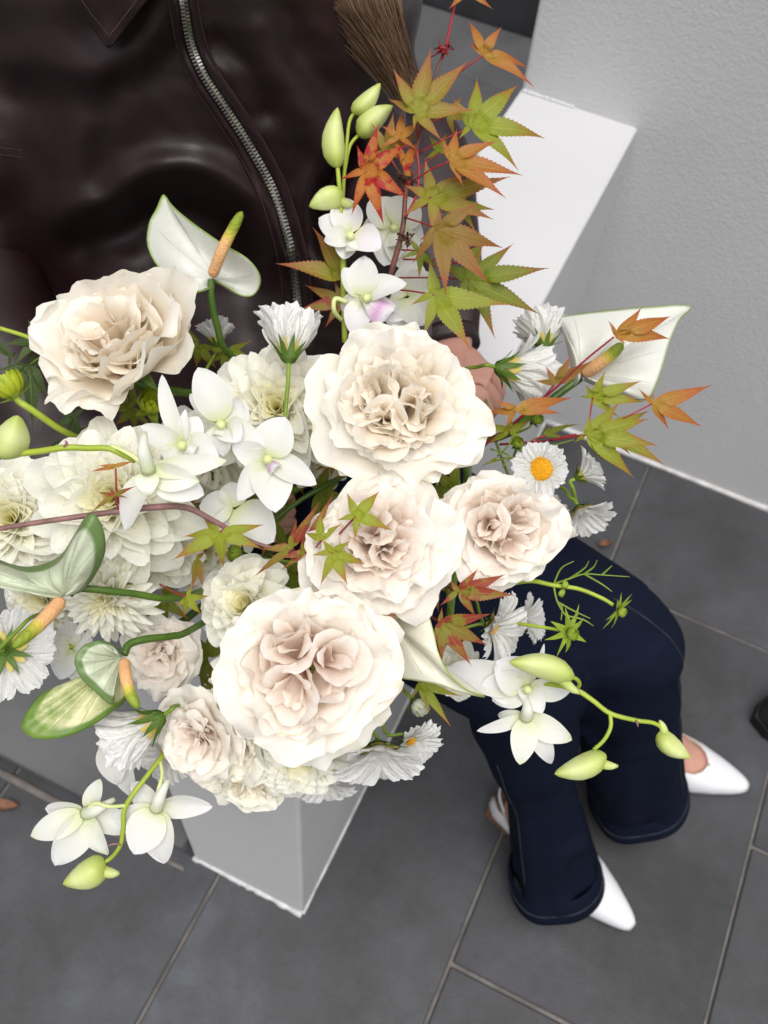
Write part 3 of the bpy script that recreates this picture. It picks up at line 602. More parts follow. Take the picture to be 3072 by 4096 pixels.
# --- shoes: pointed toe, low cut sides, sling strap, small block heel
def shoe(heel, toe, label):
    heel, toe = np.array(heel, float), np.array(toe, float); e = toe - heel; e[2] = 0; Ls = np.linalg.norm(e); e /= Ls; f = np.array([-e[1], e[0], 0]); z = np.array([0, 0, 1.])
    hw = lambda t: .042 * np.interp(t, [0, .03, .09, .2, .32, .46, .62, .8, .93, 1], [.16, .32, .49, .74, .94, 1.0, .86, .70, .66, .40])   # t from toe to heel
    lift = lambda t: np.interp(t, [0, .35, .6, .8, 1], [.003, .004, .014, .026, .028]); top = lambda t: np.interp(t, [0, .04, .12, .25, .38, .5, 1], [.012, .018, .026, .036, .048, .050, .050])
    tip = toe; sh = link('shoe', None, person); sh.location = tuple(np.array([heel[0], heel[1], 0]) - org(person)); sh['label'] = label
    sh.empty_display_size = .02
    ts = np.linspace(0, 1, 46); G = []
    for sgn in (1, -1):
        rows = []
        for t in ts:
            end = np.interp(t, [0, .285, .30, .355, .50, .75, 1], [1, 1, .80, .60, .46, .34, .34]); a = np.linspace(0, 1, 14) * end * math.pi / 2
            w_, h, l0 = hw(t), top(t), lift(t); x = np.cos(a) ** .9 * w_; zz = np.sin(a) ** .62 * h
            rows.append(tip - e * (t * Ls) + (sgn * x)[:, None] * f + (l0 + zz)[:, None] * z)
        G.append(np.array(rows))
    A_ = Acc()
    for g in G: A_.add(g.reshape(-1, 3), gridF(46, 14), gridUV(46, 14))
    up = A_.build('upper', MAT['shoe'], sh); b_ = bmesh.new(); b_.from_mesh(up.data); bmesh.ops.remove_doubles(b_, verts=b_.verts, dist=.0004); bmesh.ops.recalc_face_normals(b_, faces=b_.faces); b_.to_mesh(up.data); b_.free()
    so = up.modifiers.new('t', 'SOLIDIFY'); so.thickness = .0022; so.offset = -1
    ln_ = np.vstack([G[0][13:, -1][::-1], G[1][13:, -1]]); tube('topline', ln_, .0011, MAT['lining'], up, 5)
    S_ = Acc(); rows = []
    for t in ts:
        w_ = hw(t) - .0012; l0 = lift(t); c = tip - e * (t * Ls + (.003 if t < .02 else 0)); rows.append(np.array([c + f * w_ + z * l0, c + f * w_ + z * (l0 - .004), c - f * w_ + z * (l0 - .004), c - f * w_ + z * l0]))
    S_.add(np.vstack(rows), gridF(46, 4, 0, True)); S_.build('sole', MAT['sole'], sh, smooth=False)
    hb = tip - e * (.90 * Ls); V, F = boxVF(hb + z * .0125, e * .022, f * .024, z * .0125); V[4:] += 0; part('heel', V, F, MAT['sole'], sh, smooth=False)
    arc = [tip - e * (.74 * Ls) + f * (hw(.74)) + z * .052]
    for k in np.linspace(-1, 1, 11): arc.append(tip - e * (Ls * (.99 - .16 * k * k)) - f * (k * .030) + z * (.075 - .008 * k * k))
    arc.append(tip - e * (.74 * Ls) - f * (hw(.74)) + z * .052); c = spline(arc, 40)
    V = np.vstack([c + z * .006, c - z * .006]); k = len(c); part('sling_strap', V, [(i, i + 1, k + i + 1, k + i) for i in range(k - 1)], MAT['shoe'], sh).modifiers.new('t', 'SOLIDIFY').thickness = .002
    return e, f
T1, T2 = PZ(1611, 1703, .008), PZ(1364, 2004, .008)
D1 = unit((T1 - PZ(1400, 1625, .02)) * [1, 1, 0]); D2 = unit((T2 - PZ(1075, 1735, .02)) * [1, 1, 0])
HL1, HL2 = T1 - D1 * .262, T2 - D2 * .262
shoe(HL1, T1, 'white pointed shoe below the straight leg, nearer the right edge'); shoe(HL2, T2, 'white pointed shoe at the bottom with its heel showing behind the jeans')

# --- body under the clothes: one skinned mesh
bv, be, br = [], [], []
def J(p, r, parent=None):
    bv.append(tuple(np.asarray(p, float) - org(person))); br.append(r if isinstance(r, tuple) else (r, r)); i = len(bv) - 1
    if parent is not None: be.append((parent, i))
    return i
hz = unit(-CF * [1, 1, 0]); side = np.array([-hz[1], hz[0], 0])          # facing direction, her left... right
nk = P(395, -330, .74)
pel = J(hipc + [0, 0, .02], .10); sp1 = J(P(560, 620, 1.03), (.06, .045), pel); ch = J(P(440, 60, .80), (.06, .045), sp1); nb = J(nk, .05, ch)
nt_ = J(nk + [0, 0, .075], .045, nb); hd = J(nk + [0, 0, .13] + hz * .012, .062, nt_); hd2 = J(nk + [0, 0, .185] + hz * .015, .076, hd); J(nk + [0, 0, .245] + hz * .0, .058, hd2)
sl = J(P(700, -150, .81), .045, ch); el = J(P(*SLL[4]), .030, J(P(*SLL[3]), .034, J(P(*SLL[2]), .036, sl))); wr = J(P(962, 752, .985), (.024, .019), el)
pm = J(P(998, 806, .965), (.034, .018), wr)
for k, (a, b, c) in enumerate([((1062, 805, .955), (1078, 850, .975), (1045, 890, 1.0)), ((1052, 832, .945), (1070, 876, .965), (1040, 908, .99)), ((1036, 856, .94), (1052, 896, .96), (1022, 924, .985)), ((1016, 874, .945), (1028, 908, .965), (1000, 930, .985))]):
    q = J(P(*a), .0105, pm); q2 = J(P(*b), .009, q); q3 = J(P(*c), .008, q2)
q = J(P(985, 835, .93), .012, wr); q2 = J(P(975, 880, .925), .0105, q); J(P(968, 915, .93), .0085, q2)
sr_ = J(P(60, -150, .84), .045, ch); er = J(P(*SLR[4]), .032, J(P(*SLR[3]), .036, J(P(*SLR[2]), .038, J(P(*SLR[1]), .04, sr_)))); wr2 = J(P(330, 1100, .965), .026, er); pm2 = J(P(480, 1120, .93), (.036, .018), wr2)
for k in range(4):
    q = J(P(560 + 6 * k, 1080 + 24 * k, .90), .010, pm2); q2 = J(P(610 + 4 * k, 1075 + 24 * k, .88), .009, q); J(P(625, 1085 + 24 * k, .86), .008, q2)
q = J(P(500, 1060, .90), .012, pm2); q2 = J(P(545, 1030, .885), .010, q); J(P(585, 1020, .88), .0085, q2)
for Kn, Hm, Hl, To, Hp, Dr in ((K1, H1, HL1, T1, HP1, D1), (K2, H2, HL2, T2, HP2, D2)):
    hp = J(Hp * .85 + hipc * .15, .065, pel); kn = J(Kn, .048, hp); an0 = J(Hm * .8 + Kn * .2, .036, kn)
    anp = Hl + Dr * .045 + np.array([0, 0, .095]); an = J(anp, .031, an0)
    m1 = J(Hl + Dr * .095 + np.array([0, 0, .070]), (.033, .030), an); m2 = J(Hl + Dr * .150 + np.array([0, 0, .036]), (.034, .020), m1); J(Hl + Dr * .205 + np.array([0, 0, .020]), (.022, .011), m2)
    J(Hl + Dr * .022 + np.array([0, 0, .058]), .024, an)
bm_ = bpy.data.meshes.new('body'); bm_.from_pydata(bv, be, []); body = link('body', bm_, person)
sk = body.modifiers.new('skin', 'SKIN'); sk.use_smooth_shade = True
for i, r in enumerate(br): bm_.skin_vertices[0].data[i].radius = r
bm_.skin_vertices[0].data[0].use_root = True
body.modifiers.new('sub', 'SUBSURF').levels = 2; body.modifiers['sub'].render_levels = 2
dg = bpy.context.evaluated_depsgraph_get(); me3 = bpy.data.meshes.new_from_object(body.evaluated_get(dg)); body.modifiers.clear(); body.data = me3
me3.materials.clear(); me3.materials.append(MAT['skin']); body['label'] = 'hand, feet and skin of the seated person'
# face, out of frame above
hc = nk + np.array([0, 0, .185]) + hz * .015
def ball(name, c, r, mat, par, sx=1, sz=1, seg=14):
    S, T = np.meshgrid(np.linspace(0, 2 * math.pi, seg + 1), np.linspace(0, math.pi, seg)); G = c + (r * np.sin(T) * np.cos(S) * sx)[..., None] * side + (r * np.sin(T) * np.sin(S))[..., None] * hz + (r * np.cos(T) * sz)[..., None] * np.array([0, 0, 1])
    return sheet(name, G, MAT[mat], par)
for sg in (1, -1):
    ball('eye', hc + hz * .066 + side * sg * .031 + [0, 0, .0], .012, 'eye', body); ball('ear', hc + side * sg * .078 + [0, 0, -.01], .018, 'skin', body, .4, 1.6)
ball('nose', hc + hz * .080 + [0, 0, -.028], .013, 'skin', body, .9, 1.7); ball('mouth', hc + hz * .064 + [0, 0, -.072], .019, 'lip', body, 1.3, .45)
# hair: strands from the head down in front of the shoulder
a = Acc(); rs = np.random.RandomState(12)
LE = np.array([(560, -420), (620, -140), (662, 0), (712, 52), (764, 104), (814, 158), (846, 196), (868, 226)], float)
RE = np.array([(700, -430), (810, -150), (850, -10), (864, 50), (876, 100), (885, 140), (892, 176), (894, 212)], float)
DE = np.array([.66, .685, .70, .715, .73, .745, .755, .76])
for i in range(64):           # soft locks
    f = (i + rs.uniform(0, 1)) / 64 if i < 44 else rs.rand(); hw_ = rs.uniform(.05, .11); pts = LE * (1 - f) + RE * f; wv = np.sin(np.arange(8) * .8 + rs.uniform(0, 6)) * rs.uniform(1, 6); lay = rs.uniform(-.004, .006); n_ = 8 if rs.rand() < .7 else 7
    row = []
    for k in range(n_):
        for cidx, c_ in enumerate(np.linspace(-1, 1, 5)):
            ff = np.clip(f + c_ * hw_ * (1 - .12 * k if k == 7 else 1), -.06, 1.06); q = LE[k] * (1 - ff) + RE[k] * ff
            row.append(P(q[0] + wv[k], q[1], DE[k] - .010 * math.sin(np.clip(ff, 0, 1) * math.pi) + lay + .0035 * c_ * c_))
    G_h = np.array(row).reshape(n_, 5, 3); G_h = np.stack([spline(G_h[:, c_], 26) for c_ in range(5)], 1); uvh = gridUV(26, 5); uvh[:, 0] = uvh[:, 0] * hw_ * 2 + i * .37; a.add(G_h.reshape(-1, 3), gridF(26, 5), uvh)
for i in range(700):
    f = rs.uniform(-.04, 1.04); pts = LE * (1 - f) + RE * f; jit = np.cumsum(rs.normal(0, 2.2, pts.shape), 0); n_ = 8 if rs.rand() < .6 else rs.randint(6, 8)
    q = [P(pts[k, 0] + jit[k, 0], pts[k, 1] + jit[k, 1], DE[k] - .010 * math.sin(np.clip(f, 0, 1) * math.pi) - rs.uniform(.0, .006)) for k in range(n_)]
    V, F, uv = tubeVF(spline(q, 20), np.interp(np.linspace(0, 1, 20), [0, .8, 1], [.00028, .00024, .0001]), 3, cap=False); uv[:, 0] = rs.rand() * 5; a.add(V, F, uv)
for i in range(0):
    u0 = rs.uniform(600, 760); q = [P(u0, -60, .69), P(u0 + rs.uniform(-40, 60), 60, .70), P(u0 + rs.uniform(-30, 110), rs.uniform(120, 190), .72)]; V, F, uv = tubeVF(spline(q, 16), .00016, 3, cap=False); uv[:, 0] = .7; a.add(V, F, uv)
ha = a.build('hair', MAT['hair'], person, label='long brown hair falling over the shoulder', kind='stuff')
S, T = np.meshgrid(np.linspace(0, 2 * math.pi, 40), np.linspace(0, 1, 22)); rr = np.sin(np.clip(T * 2.0, 0, 1.75)) * .092 
G = hc - hz * .022 + (rr * np.cos(S))[..., None] * side + (rr * np.sin(S) * np.where(np.sin(S) > 0, .62, 1.0))[..., None] * hz + np.array([0, 0, 1.])[None, None] * (.10 - T * .30 * np.where(np.sin(S) > .3, .35, 1))[..., None]
sheet('hair_cap', G, MAT['hair'], ha)
# ------------------------------------------------------------------ flower builders
BIND = P(985, 860, .95)                       # where the stems are held
PX = 1 / FPX
def stem_to_bind(name, start, axis, par, r=.0028, mat='stem', bend=.10, end=BIND, seed=0):
    rs = np.random.RandomState(seed + 77); a = start - unit(axis) * bend * .5; q = np.array(end) + rs.normal(0, .010, 3)
    return tube(name, [start, a, a * .45 + q * .55 + CF * .03, q], [r * .9, r, r, r], MAT[mat], par, 8, 18)
def petal_grid(th, r0, L, W, a0, a1, curl, cup, seed, nt=13, ns=13, z0=0.0, ruf=.05, top=.30, topp=3.0, base=.35, tooth=None, pleat=0, edge=0.0, rf=5.0, wmax=.62, notch=0.0, twist=0.0, frill=0.0):
    """one petal in flower space (axis +Z, radius about 1): a swept blade that opens from angle a0 to a1"""
    s = np.linspace(-1, 1, ns); t = np.linspace(0, 1, nt); S, T = np.meshgrid(s, t); sa = np.abs(S)
    tm = 1 - top * sa ** topp - notch * np.exp(-(S / .16) ** 2)
    if tooth is not None: tm = tm + tooth(S)
    TT = T * tm
    tf = np.linspace(0, 1.2, 90); ang = a0 + (a1 - a0) * np.clip(tf, 0, 1) + curl * np.clip((tf - .68) / .32, 0, 1.3) ** 1.6
    rho = r0 + np.r_[0, np.cumsum(np.sin(ang[:-1]) * L / 75)]; zz = z0 + np.r_[0, np.cumsum(np.cos(ang[:-1]) * L / 75)]
    R_ = np.interp(TT, tf, rho); Z_ = np.interp(TT, tf, zz); A_ = np.interp(TT, tf, ang)
    w = W * (base + (1 - base) * np.sin(np.clip(TT / wmax, 0, 1) * math.pi / 2)); X = S * w
    e = edge * np.clip(sa - .55, 0, 1) ** 2 * T
    off = -cup * (X * X) / max(W, 1e-3) * (1 - .35 * T) + e                    # towards the axis = cupped
    rv = ruffle(S * 1.3, T * 1.2, seed, 5, rf) * ruf * (.25 + .75 * np.maximum(T ** 2, sa ** 2 * T))
    if pleat: off = off + pleat * np.cos(S * math.pi * 3.0) * T ** .7 * w / W
    if frill: off = off + frill * T ** 4 * (1 - .3 * sa) * (np.sin(S * 8.5 + seed % 7) + .5 * np.sin(S * 15 + seed % 11)) + frill * .8 * sa ** 4 * np.sin(T * 10 + seed % 5)
    off = off + rv; X = X + twist * T * off
    nr, nz = np.cos(A_), -np.sin(A_)                                             # outward normal in the (rho, z) plane
    R2_, Z2_ = R_ + off * nr, Z_ + off * nz
    c, d = math.cos(th), math.sin(th)
    return np.stack([R2_ * c - X * d, R2_ * d + X * c, Z2_], -1)
def warp(G, ph, k):
    a = np.arctan2(G[..., 1], G[..., 0]); f = 1 + k * np.sin(2 * a + ph) + .7 * k * np.sin(3 * a + 2.3 * ph); G[..., 0] *= f; G[..., 1] *= f; G[..., 2] *= 1 + k * np.sin(a + ph * 1.7); return G
def add_petal(G, B, loc, R, mat, par, name='petal'):
    n, m = G.shape[:2]; Wp = loc + R * (G.reshape(-1, 3) @ B.T); return sheet(name, Wp.reshape(n, m, 3), MAT[mat], par)
D2R = math.pi / 180
def rose(label, u, v, d, rpx, ax, ay, mat='rose_blush', seed=1, roll=0.0, openk=1.0, heart=4, sep=0.2, hoff=(0, 0), rings=None, heartL=.66, stem=True, cat='flower', group=None):
    R = rpx * d * PX; A = look(ax, ay); B = basis(A, roll); c = P(u, v, d); loc = c - A * R * .35
    t = thing('rose', label, 'rose', loc, group); rs = np.random.RandomState(seed)
    rings = rings or [  # n, r0, L, W, a0, a1, curl, cup, ruffle
        (5, .10, 1.02, .76, 60, 94, 14, .12, .105), (6, .09, .97, .72, 42, 80, 22, .22, .105), (6, .09, .90, .64, 28, 60, 32, .34, .095),
        (6, .10, .82, .55, 15, 42, 40, .50, .085), (6, .10, .74, .46, 7, 27, 42, .66, .075)]
    k = 0
    for ri, (n, r0, L, W, a0, a1, cu, cp_, rf) in enumerate(rings):
        off = rs.uniform(0, 6.28)
        for i in range(n):
            th = off + 2 * math.pi * i / n + rs.normal(0, .13); k += 1
            G = petal_grid(th, r0, L * rs.uniform(.82, 1.09), W * rs.uniform(.75, 1.18), (a0 + rs.normal(0, 4)) * D2R * openk, (a1 + rs.normal(0, 10)) * D2R * openk,
                           (cu + rs.normal(0, 26)) * D2R, cp_ * rs.uniform(.7, 1.3), seed * 997 + k, 17, 23, 0, rf * rs.uniform(.8, 1.7), rs.uniform(.30, .46), rs.uniform(2.0, 2.8), edge=rs.uniform(0, .55), rf=rs.uniform(3.5, 6.5), notch=rs.choice([0, 0, .05, .09]), frill=rs.uniform(.03, .10) if ri < 3 else rs.uniform(.02, .06), tooth=(lambda S, p_=rs.uniform(0, 6.28), q_=rs.uniform(4, 8): .035 * np.sin(q_ * S + p_) + .018 * np.sin(2.7 * q_ * S + 2 * p_)))
            G = warp(G, seed * 1.3, .075)
            G[..., 0] += hoff[0] * max(0, ri - 1) * .25; G[..., 1] += hoff[1] * max(0, ri - 1) * .25
            add_petal(G, B, loc, R, mat if ri < 3 else mat + '_in', t)
    for q in range(heart):      # quartered heart: a few small whorls of folded petals
        qa = 2 * math.pi * q / max(heart, 1) + rs.uniform(-.3, .3); cx, cy_ = (sep * math.cos(qa) + hoff[0], sep * math.sin(qa) + hoff[1]) if heart > 1 else hoff
        base = rs.uniform(0, 6.28); nw = 6 if heart > 1 else 10; big = 1.0 if heart > 1 else 1.5; lean = rs.uniform(.10, .28) if heart > 1 else 0
        tl = np.array([math.cos(qa), math.sin(qa)])
        for i in range(nw):
            k += 1; f = i / nw; rr = (.028 + .150 * (1 - f)) * big; W = rr * rs.uniform(1.25, 1.7); th = base + i * 2.4 + rs.normal(0, .2)
            G = petal_grid(th, rr * .75, heartL * rs.uniform(.93, 1.04) * (1 - .05 * f), W, 2 * D2R, (10 + 22 * (1 - f) + rs.normal(0, 4)) * D2R, rs.normal(30, 12) * D2R, W / (2 * rr) * rs.uniform(.8, 1.1), seed * 997 + k, 13, 17, 0, rs.uniform(.012, .03), .2, 2.6, base=.75, edge=rs.uniform(.1, .4), rf=4, frill=rs.uniform(.004, .016))
            dz = G[..., 2] * lean; G[..., 0] += cx + tl[0] * dz; G[..., 1] += cy_ + tl[1] * dz; add_petal(G, B, loc, R, mat + '_in', t)
    for i in range(5):
        G = petal_grid(i * 1.257 + .4, .05, .62, .13, 85 * D2R, 120 * D2R, 20 * D2R, .2, seed + i, 9, 7, -.02, .02, .75, 1.2, base=.9); add_petal(G, B, loc, R, 'sepal', t, 'sepal')
    S, T = np.meshgrid(np.linspace(0, 2 * math.pi, 15), np.linspace(0, 1, 8)); rr = .13 * np.sin(np.clip(T * 2.4 + .3, 0, 3.1)) + .02; H = np.stack([rr * np.cos(S), rr * np.sin(S), .06 - T * .26], -1); add_petal(H, B, loc, R, 'stem', t, 'hip')
    if stem: stem_to_bind('stem', loc - A * R * .15, A, t, .0034, 'stem_dark', .08, seed=seed)
    return t
def dahlia(label, u, v, d, rpx, ax, ay, seed=1, n=64, roll=0.0, bmax=108, long=1.0, wid=.25, mat='dahlia', heart='dahlia_heart', point=.42, fold=1.3, stem=True):
    R = rpx * d * PX; A = look(ax, ay); B = basis(A, roll); loc = P(u, v, d) - A * R * .30; t = thing('dahlia', label, 'dahlia', loc); rs = np.random.RandomState(seed)
    for i in range(n):
        f = (i + .5) / n; b = (6 + (bmax - 6) * f ** .72) * D2R; th = i * 2.39996 + rs.normal(0, .07)
        L = (.38 + .64 * f ** .6) * long * rs.uniform(.88, 1.08); W = wid * (.42 + .75 * f ** .55) * rs.uniform(.9, 1.12)
        G = petal_grid(th, .03 + .05 * f, L, W, b * (.62 + .1 * rs.rand()), b * 1.02 + rs.normal(0, .11), rs.normal(10, 10) * D2R - (.30 if f < .3 else 0), fold * (1 - .45 * f) * rs.uniform(.8, 1.5) + .65, seed * 131 + i, 11, 9, .12 * (1 - f) - .05 * f, .018 + .03 * f, point * rs.uniform(.7, 1.1), rs.uniform(1.5, 2.2), base=.36, edge=rs.uniform(-.1, .12), wmax=.7, rf=6)
        add_petal(G, B, loc, R, heart if f < .22 else mat, t)
    for i in range(7):
        G = petal_grid(i * .9, .06, .4, .12, 95 * D2R, 125 * D2R, 0, .2, seed + i, 7, 5, -.12, .02, .8, 1.3); add_petal(G, B, loc, R, 'sepal_lime', t, 'bract')
    if stem: stem_to_bind('stem', loc - A * R * .1, A, t, .0032, 'stem', .07, seed=seed)
    return t
def cosmos(label, u, v, d, rpx, ax, ay, seed=1, n=8, a0=62, a1=88, roll=0.0, stem=None, skip=(), curl=0, W=.34, calyx=True, frill=.055, dk=.55, smat='stem', sr=.0013, axis=None, mat='cosmos'):
    R = rpx * d * PX; A = look(ax, ay) if axis is None else unit(axis); B = basis(A, roll); loc = P(u, v, d); t = thing('cosmos_flower', label, 'cosmos', loc); rs = np.random.RandomState(seed)
    for i in range(n):
        if i in skip: continue
        ph = rs.uniform(0, 3); tooth = lambda S, ph=ph: frill * np.cos(S * 8.2 + ph * .3) * (1 - .3 * np.abs(S)) + .02 * np.sin(S * 21 + ph)
        G = petal_grid(2 * math.pi * i / n + rs.normal(0, .07), .07, .96 * rs.uniform(.90, 1.08), W * rs.uniform(.9, 1.12), (a0 + rs.normal(0, 6)) * D2R, (a1 + rs.normal(0, 8)) * D2R, (curl + rs.normal(0, 12)) * D2R, .25 * rs.uniform(.3, 1.4), seed * 71 + i, 13, 25, .10, .03, .20, 2.6, base=.30, tooth=tooth, pleat=.028, edge=rs.uniform(-.2, .3), wmax=.75, rf=6)
        add_petal(G, B, loc, R, mat, t)
    S, T = np.meshgrid(np.linspace(0, 2 * math.pi, 17), np.linspace(0, 1, 7)); H = np.stack([.23 * dk * np.sin(T * 1.57) * np.cos(S), .23 * dk * np.sin(T * 1.57) * np.sin(S), .15 + .11 * dk * np.cos(T * 1.57)], -1); dc = add_petal(H, B, loc, R, 'disc', t, 'disc')
    a = Acc()
    for i in range(130):
        f = math.sqrt((i + .5) / 130); th = i * 2.39996; rr = .235 * dk * f; c = np.array([rr * math.cos(th), rr * math.sin(th), .16 + .10 * dk * math.cos(f * 1.4)]); dr = unit([c[0], c[1], .35])
        V, F, uv = tubeVF([loc + R * (B @ c), loc + R * (B @ (c + dr * .05)), loc + R * (B @ (c + dr * .065))], [R * .014 * dk, R * .019 * dk, R * .005], 5); a.add(V, F, uv)
    a.build('florets', MAT['disc'], dc, kind='stuff')
    if calyx:
        for i in range(8):
            G = petal_grid(2 * math.pi * (i + .5) / 8, .10, .36, .10, (a0 + 6) * D2R, (a1 + 1) * D2R, 0, .3, seed + i, 7, 5, .055, .01, .55, 1.6, base=.8); add_petal(G, B, loc, R, 'bract', t, 'bract')
            G = petal_grid(2 * math.pi * i / 8 + .12, .11, .50 * rs.uniform(.85, 1.1), .080, (a0 + 8) * D2R, min(150, a1 + 12) * D2R, rs.normal(5, 14) * D2R, .2, seed + i + 9, 9, 5, .02, .012, .92, 1.1, base=.9, wmax=.3); add_petal(G, B, loc, R, 'sepal', t, 'sepal')
        S, T = np.meshgrid(np.linspace(0, 2 * math.pi, 15), np.linspace(0, 1, 7)); rr = .145 * np.cos(T * 1.4); H = np.stack([rr * np.cos(S), rr * np.sin(S), .12 - T * .17], -1); add_petal(H, B, loc, R, 'sepal', t, 'calyx')
    st = loc - A * R * .03
    if stem is None: stem_to_bind('stem', st, A, t, sr, smat, .06, seed=seed)
    else: tube('stem', [st, st - A * R * .18] + [P(*q) for q in stem], [sr * 1.15, sr], MAT[smat], t, 7, 24)
    return t
def blade(base, tip, W, n=None, cup=.2, bow=.0, shape='ovate', nt=14, ns=9, seed=0, ruf=.02, fold=0.0, tipcurl=0.0):
    """a petal or leaf blade between two world points; n = the side it shows"""
    base, tip = np.asarray(base, float), np.asarray(tip, float); e = tip - base; L = np.linalg.norm(e); e /= L
    n = unit(-CF if n is None else n); f = unit(np.cross(n, e)); n = np.cross(e, f)
    s, t = np.linspace(-1, 1, ns), np.linspace(0, 1, nt); S, T = np.meshgrid(s, t)
    if shape == 'ovate': w = np.sin(math.pi * np.clip(T, 0, 1) ** .80) ** .62 * (1 - .10 * T) + .05 * (1 - T)
    elif shape == 'spoon': w = (.22 + .78 * np.sin(np.clip(T / .72, 0, 1) * 1.571) ** 1.4) * np.clip((1 - T) / .22, 0, 1) ** .5
    elif shape == 'lance': w = np.sin(math.pi * T ** .62) ** .9 + .06 * (1 - T)
    else: w = (1 - T) ** .7 * .9 + .1 * (1 - T)
    w = np.maximum(w, .012); X = S * w * W
    off = cup * (S * w) ** 2 * W + bow * L * np.sin(math.pi * T) + fold * np.abs(S) * w * W + ruffle(S, T * 1.5, seed, 4, 5) * ruf * W * (T + np.abs(S) * .5) - tipcurl * L * np.clip((T - .7) / .3, 0, 1) ** 2
    return base + (T * L)[..., None] * e + X[..., None] * f + off[..., None] * n
def bud(par, base, tip, r, seed=0, mat='bud', hook=True, name='bud'):
    """closed orchid bud: swollen pointed body with three seams and a spur"""
    base, tip = np.asarray(base, float), np.asarray(tip, float); e = tip - base; L = np.linalg.norm(e); e /= L; x = unit(np.cross(e, CF + .01)); y = np.cross(e, x)
    A, T = np.meshgrid(np.linspace(0, 2 * math.pi, 25), np.linspace(0, 1, 18)); pr = np.interp(T, [0, .06, .18, .35, .55, .75, .9, .97, 1], [.25, .60, .92, 1.0, .93, .66, .36, .20, .03]); pr = pr * (1 + .075 * np.cos(3 * A + .7))
    bn = .10 * L * np.sin(math.pi * T) * (1 if seed % 2 else -1)
    G = base + (T * L)[..., None] * e + (r * pr * np.cos(A) + bn * .6)[..., None] * x + (r * pr * np.sin(A))[..., None] * y
    b = sheet(name, G, MAT[mat], par)
    if hook: tube('spur', [base + e * L * .16 + x * r * .4, base - e * L * .02 + x * r * .9, base - e * L * .16 + x * r * 1.15], [r * .45, r * .36, r * .12], MAT[mat], b, 8, 8)
    return b
def orchid(par, c, parts, lip=None, lipmat='orchid_lip', spur=None, seed=0, ped=None):
    """dendrobium flower at c=(u,v,d); parts: (tip u, tip v, dd, half width px, mat, cup, bow)"""
    c0 = P(*c); rs = np.random.RandomState(seed); sc = c[2] * PX
    fl = link('flower', None, par); fl.location = tuple(c0 - org(par)); fl.empty_display_size = .01
    for i, q in enumerate(parts):
        tu, tv_, dd, hw = q[:4]; mat = q[4] if len(q) > 4 else 'orchid'; cup = q[5] if len(q) > 5 else rs.uniform(.1, .5); bow = q[6] if len(q) > 6 else rs.uniform(.02, .12)
        tp = P(tu, tv_, c[2] + dd); nn = look(rs.uniform(-.35, .35), rs.uniform(-.3, .3)); b0 = c0 + (tp - c0) * .04 + CF * (.0012 * (i % 4))
        sheet('petal', blade(b0, tp, hw * 1.2 * sc, nn, cup, bow, 'ovate' if hw < 40 else 'ovate', 15, 11, seed * 7 + i, .05, 0, rs.uniform(0, .06)), MAT[mat], fl)
    if lip:
        tp = P(lip[0], lip[1], c[2] + lip[2]); sheet('lip', blade(c0 - CF * .004, tp, lip[3] * sc, look(rs.uniform(-.2, .2), .3), -.9, -.05, 'spoon', 15, 13, seed + 3, .18), MAT[lipmat], fl)
        tube('column', [c0, c0 - CF * .006 + (tp - c0) * .2], [.0022, .0032], MAT['stem_pale'], fl, 8, 6)
    if spur:
        tube('spur', [c0 - CF * .001, c0 - CF * .008 + (P(spur[0], spur[1], c[2]) - c0) * .5, P(spur[0], spur[1], c[2] - .004)], [.0048, .0040, .0016], MAT['orchid_green'], fl, 9, 10)
    if ped: tube('pedicel', [P(*q) for q in ped] + [c0 - CF * .002], [.0013, .0012, .0016, .0021], MAT['stem_pale'], fl, 8, 18)
    return fl
def spathe(par, base, outline, mat, bow=.01, n=56, k=20, sag=0.0, label=None):
    """heart-shaped bract: rays fan out from its foot to the rim"""
    b = P(*base); o = spline([P(*q) for q in outline], n); r = np.linspace(.02, 1, k)[:, None, None]
    mid = o.mean(0); nn = -CF; G = b + (o - b)[None] * r + nn * (bow * np.sin(math.pi * r) - sag * r ** 2)
    A = np.linspace(0, 1, n)[None, :, None]; G = G + nn * (.0012 * np.sin(A * 55) * np.sin(math.pi * r))        # raised ribs
    S, T = np.meshgrid(np.linspace(0, 1, n), np.linspace(.02, 1, k)); uv = np.stack([S.ravel(), T.ravel()], 1)
    q = sheet('spathe', G, MAT[mat], par, label, uv); so = q.modifiers.new('t', 'SOLIDIFY'); so.thickness = .0011; so.offset = 0
    return q
def spadix(par, pts, r):
    q = spline([P(*p) for p in pts], 30); rad = r * np.interp(np.linspace(0, 1, 30), [0, .04, .3, .8, .95, 1], [.7, .95, 1.0, .86, .62, .15]); V, F, uv = tubeVF(q, rad, 16)
    return part('spadix', V, F, MAT['spadix'], par, uv)
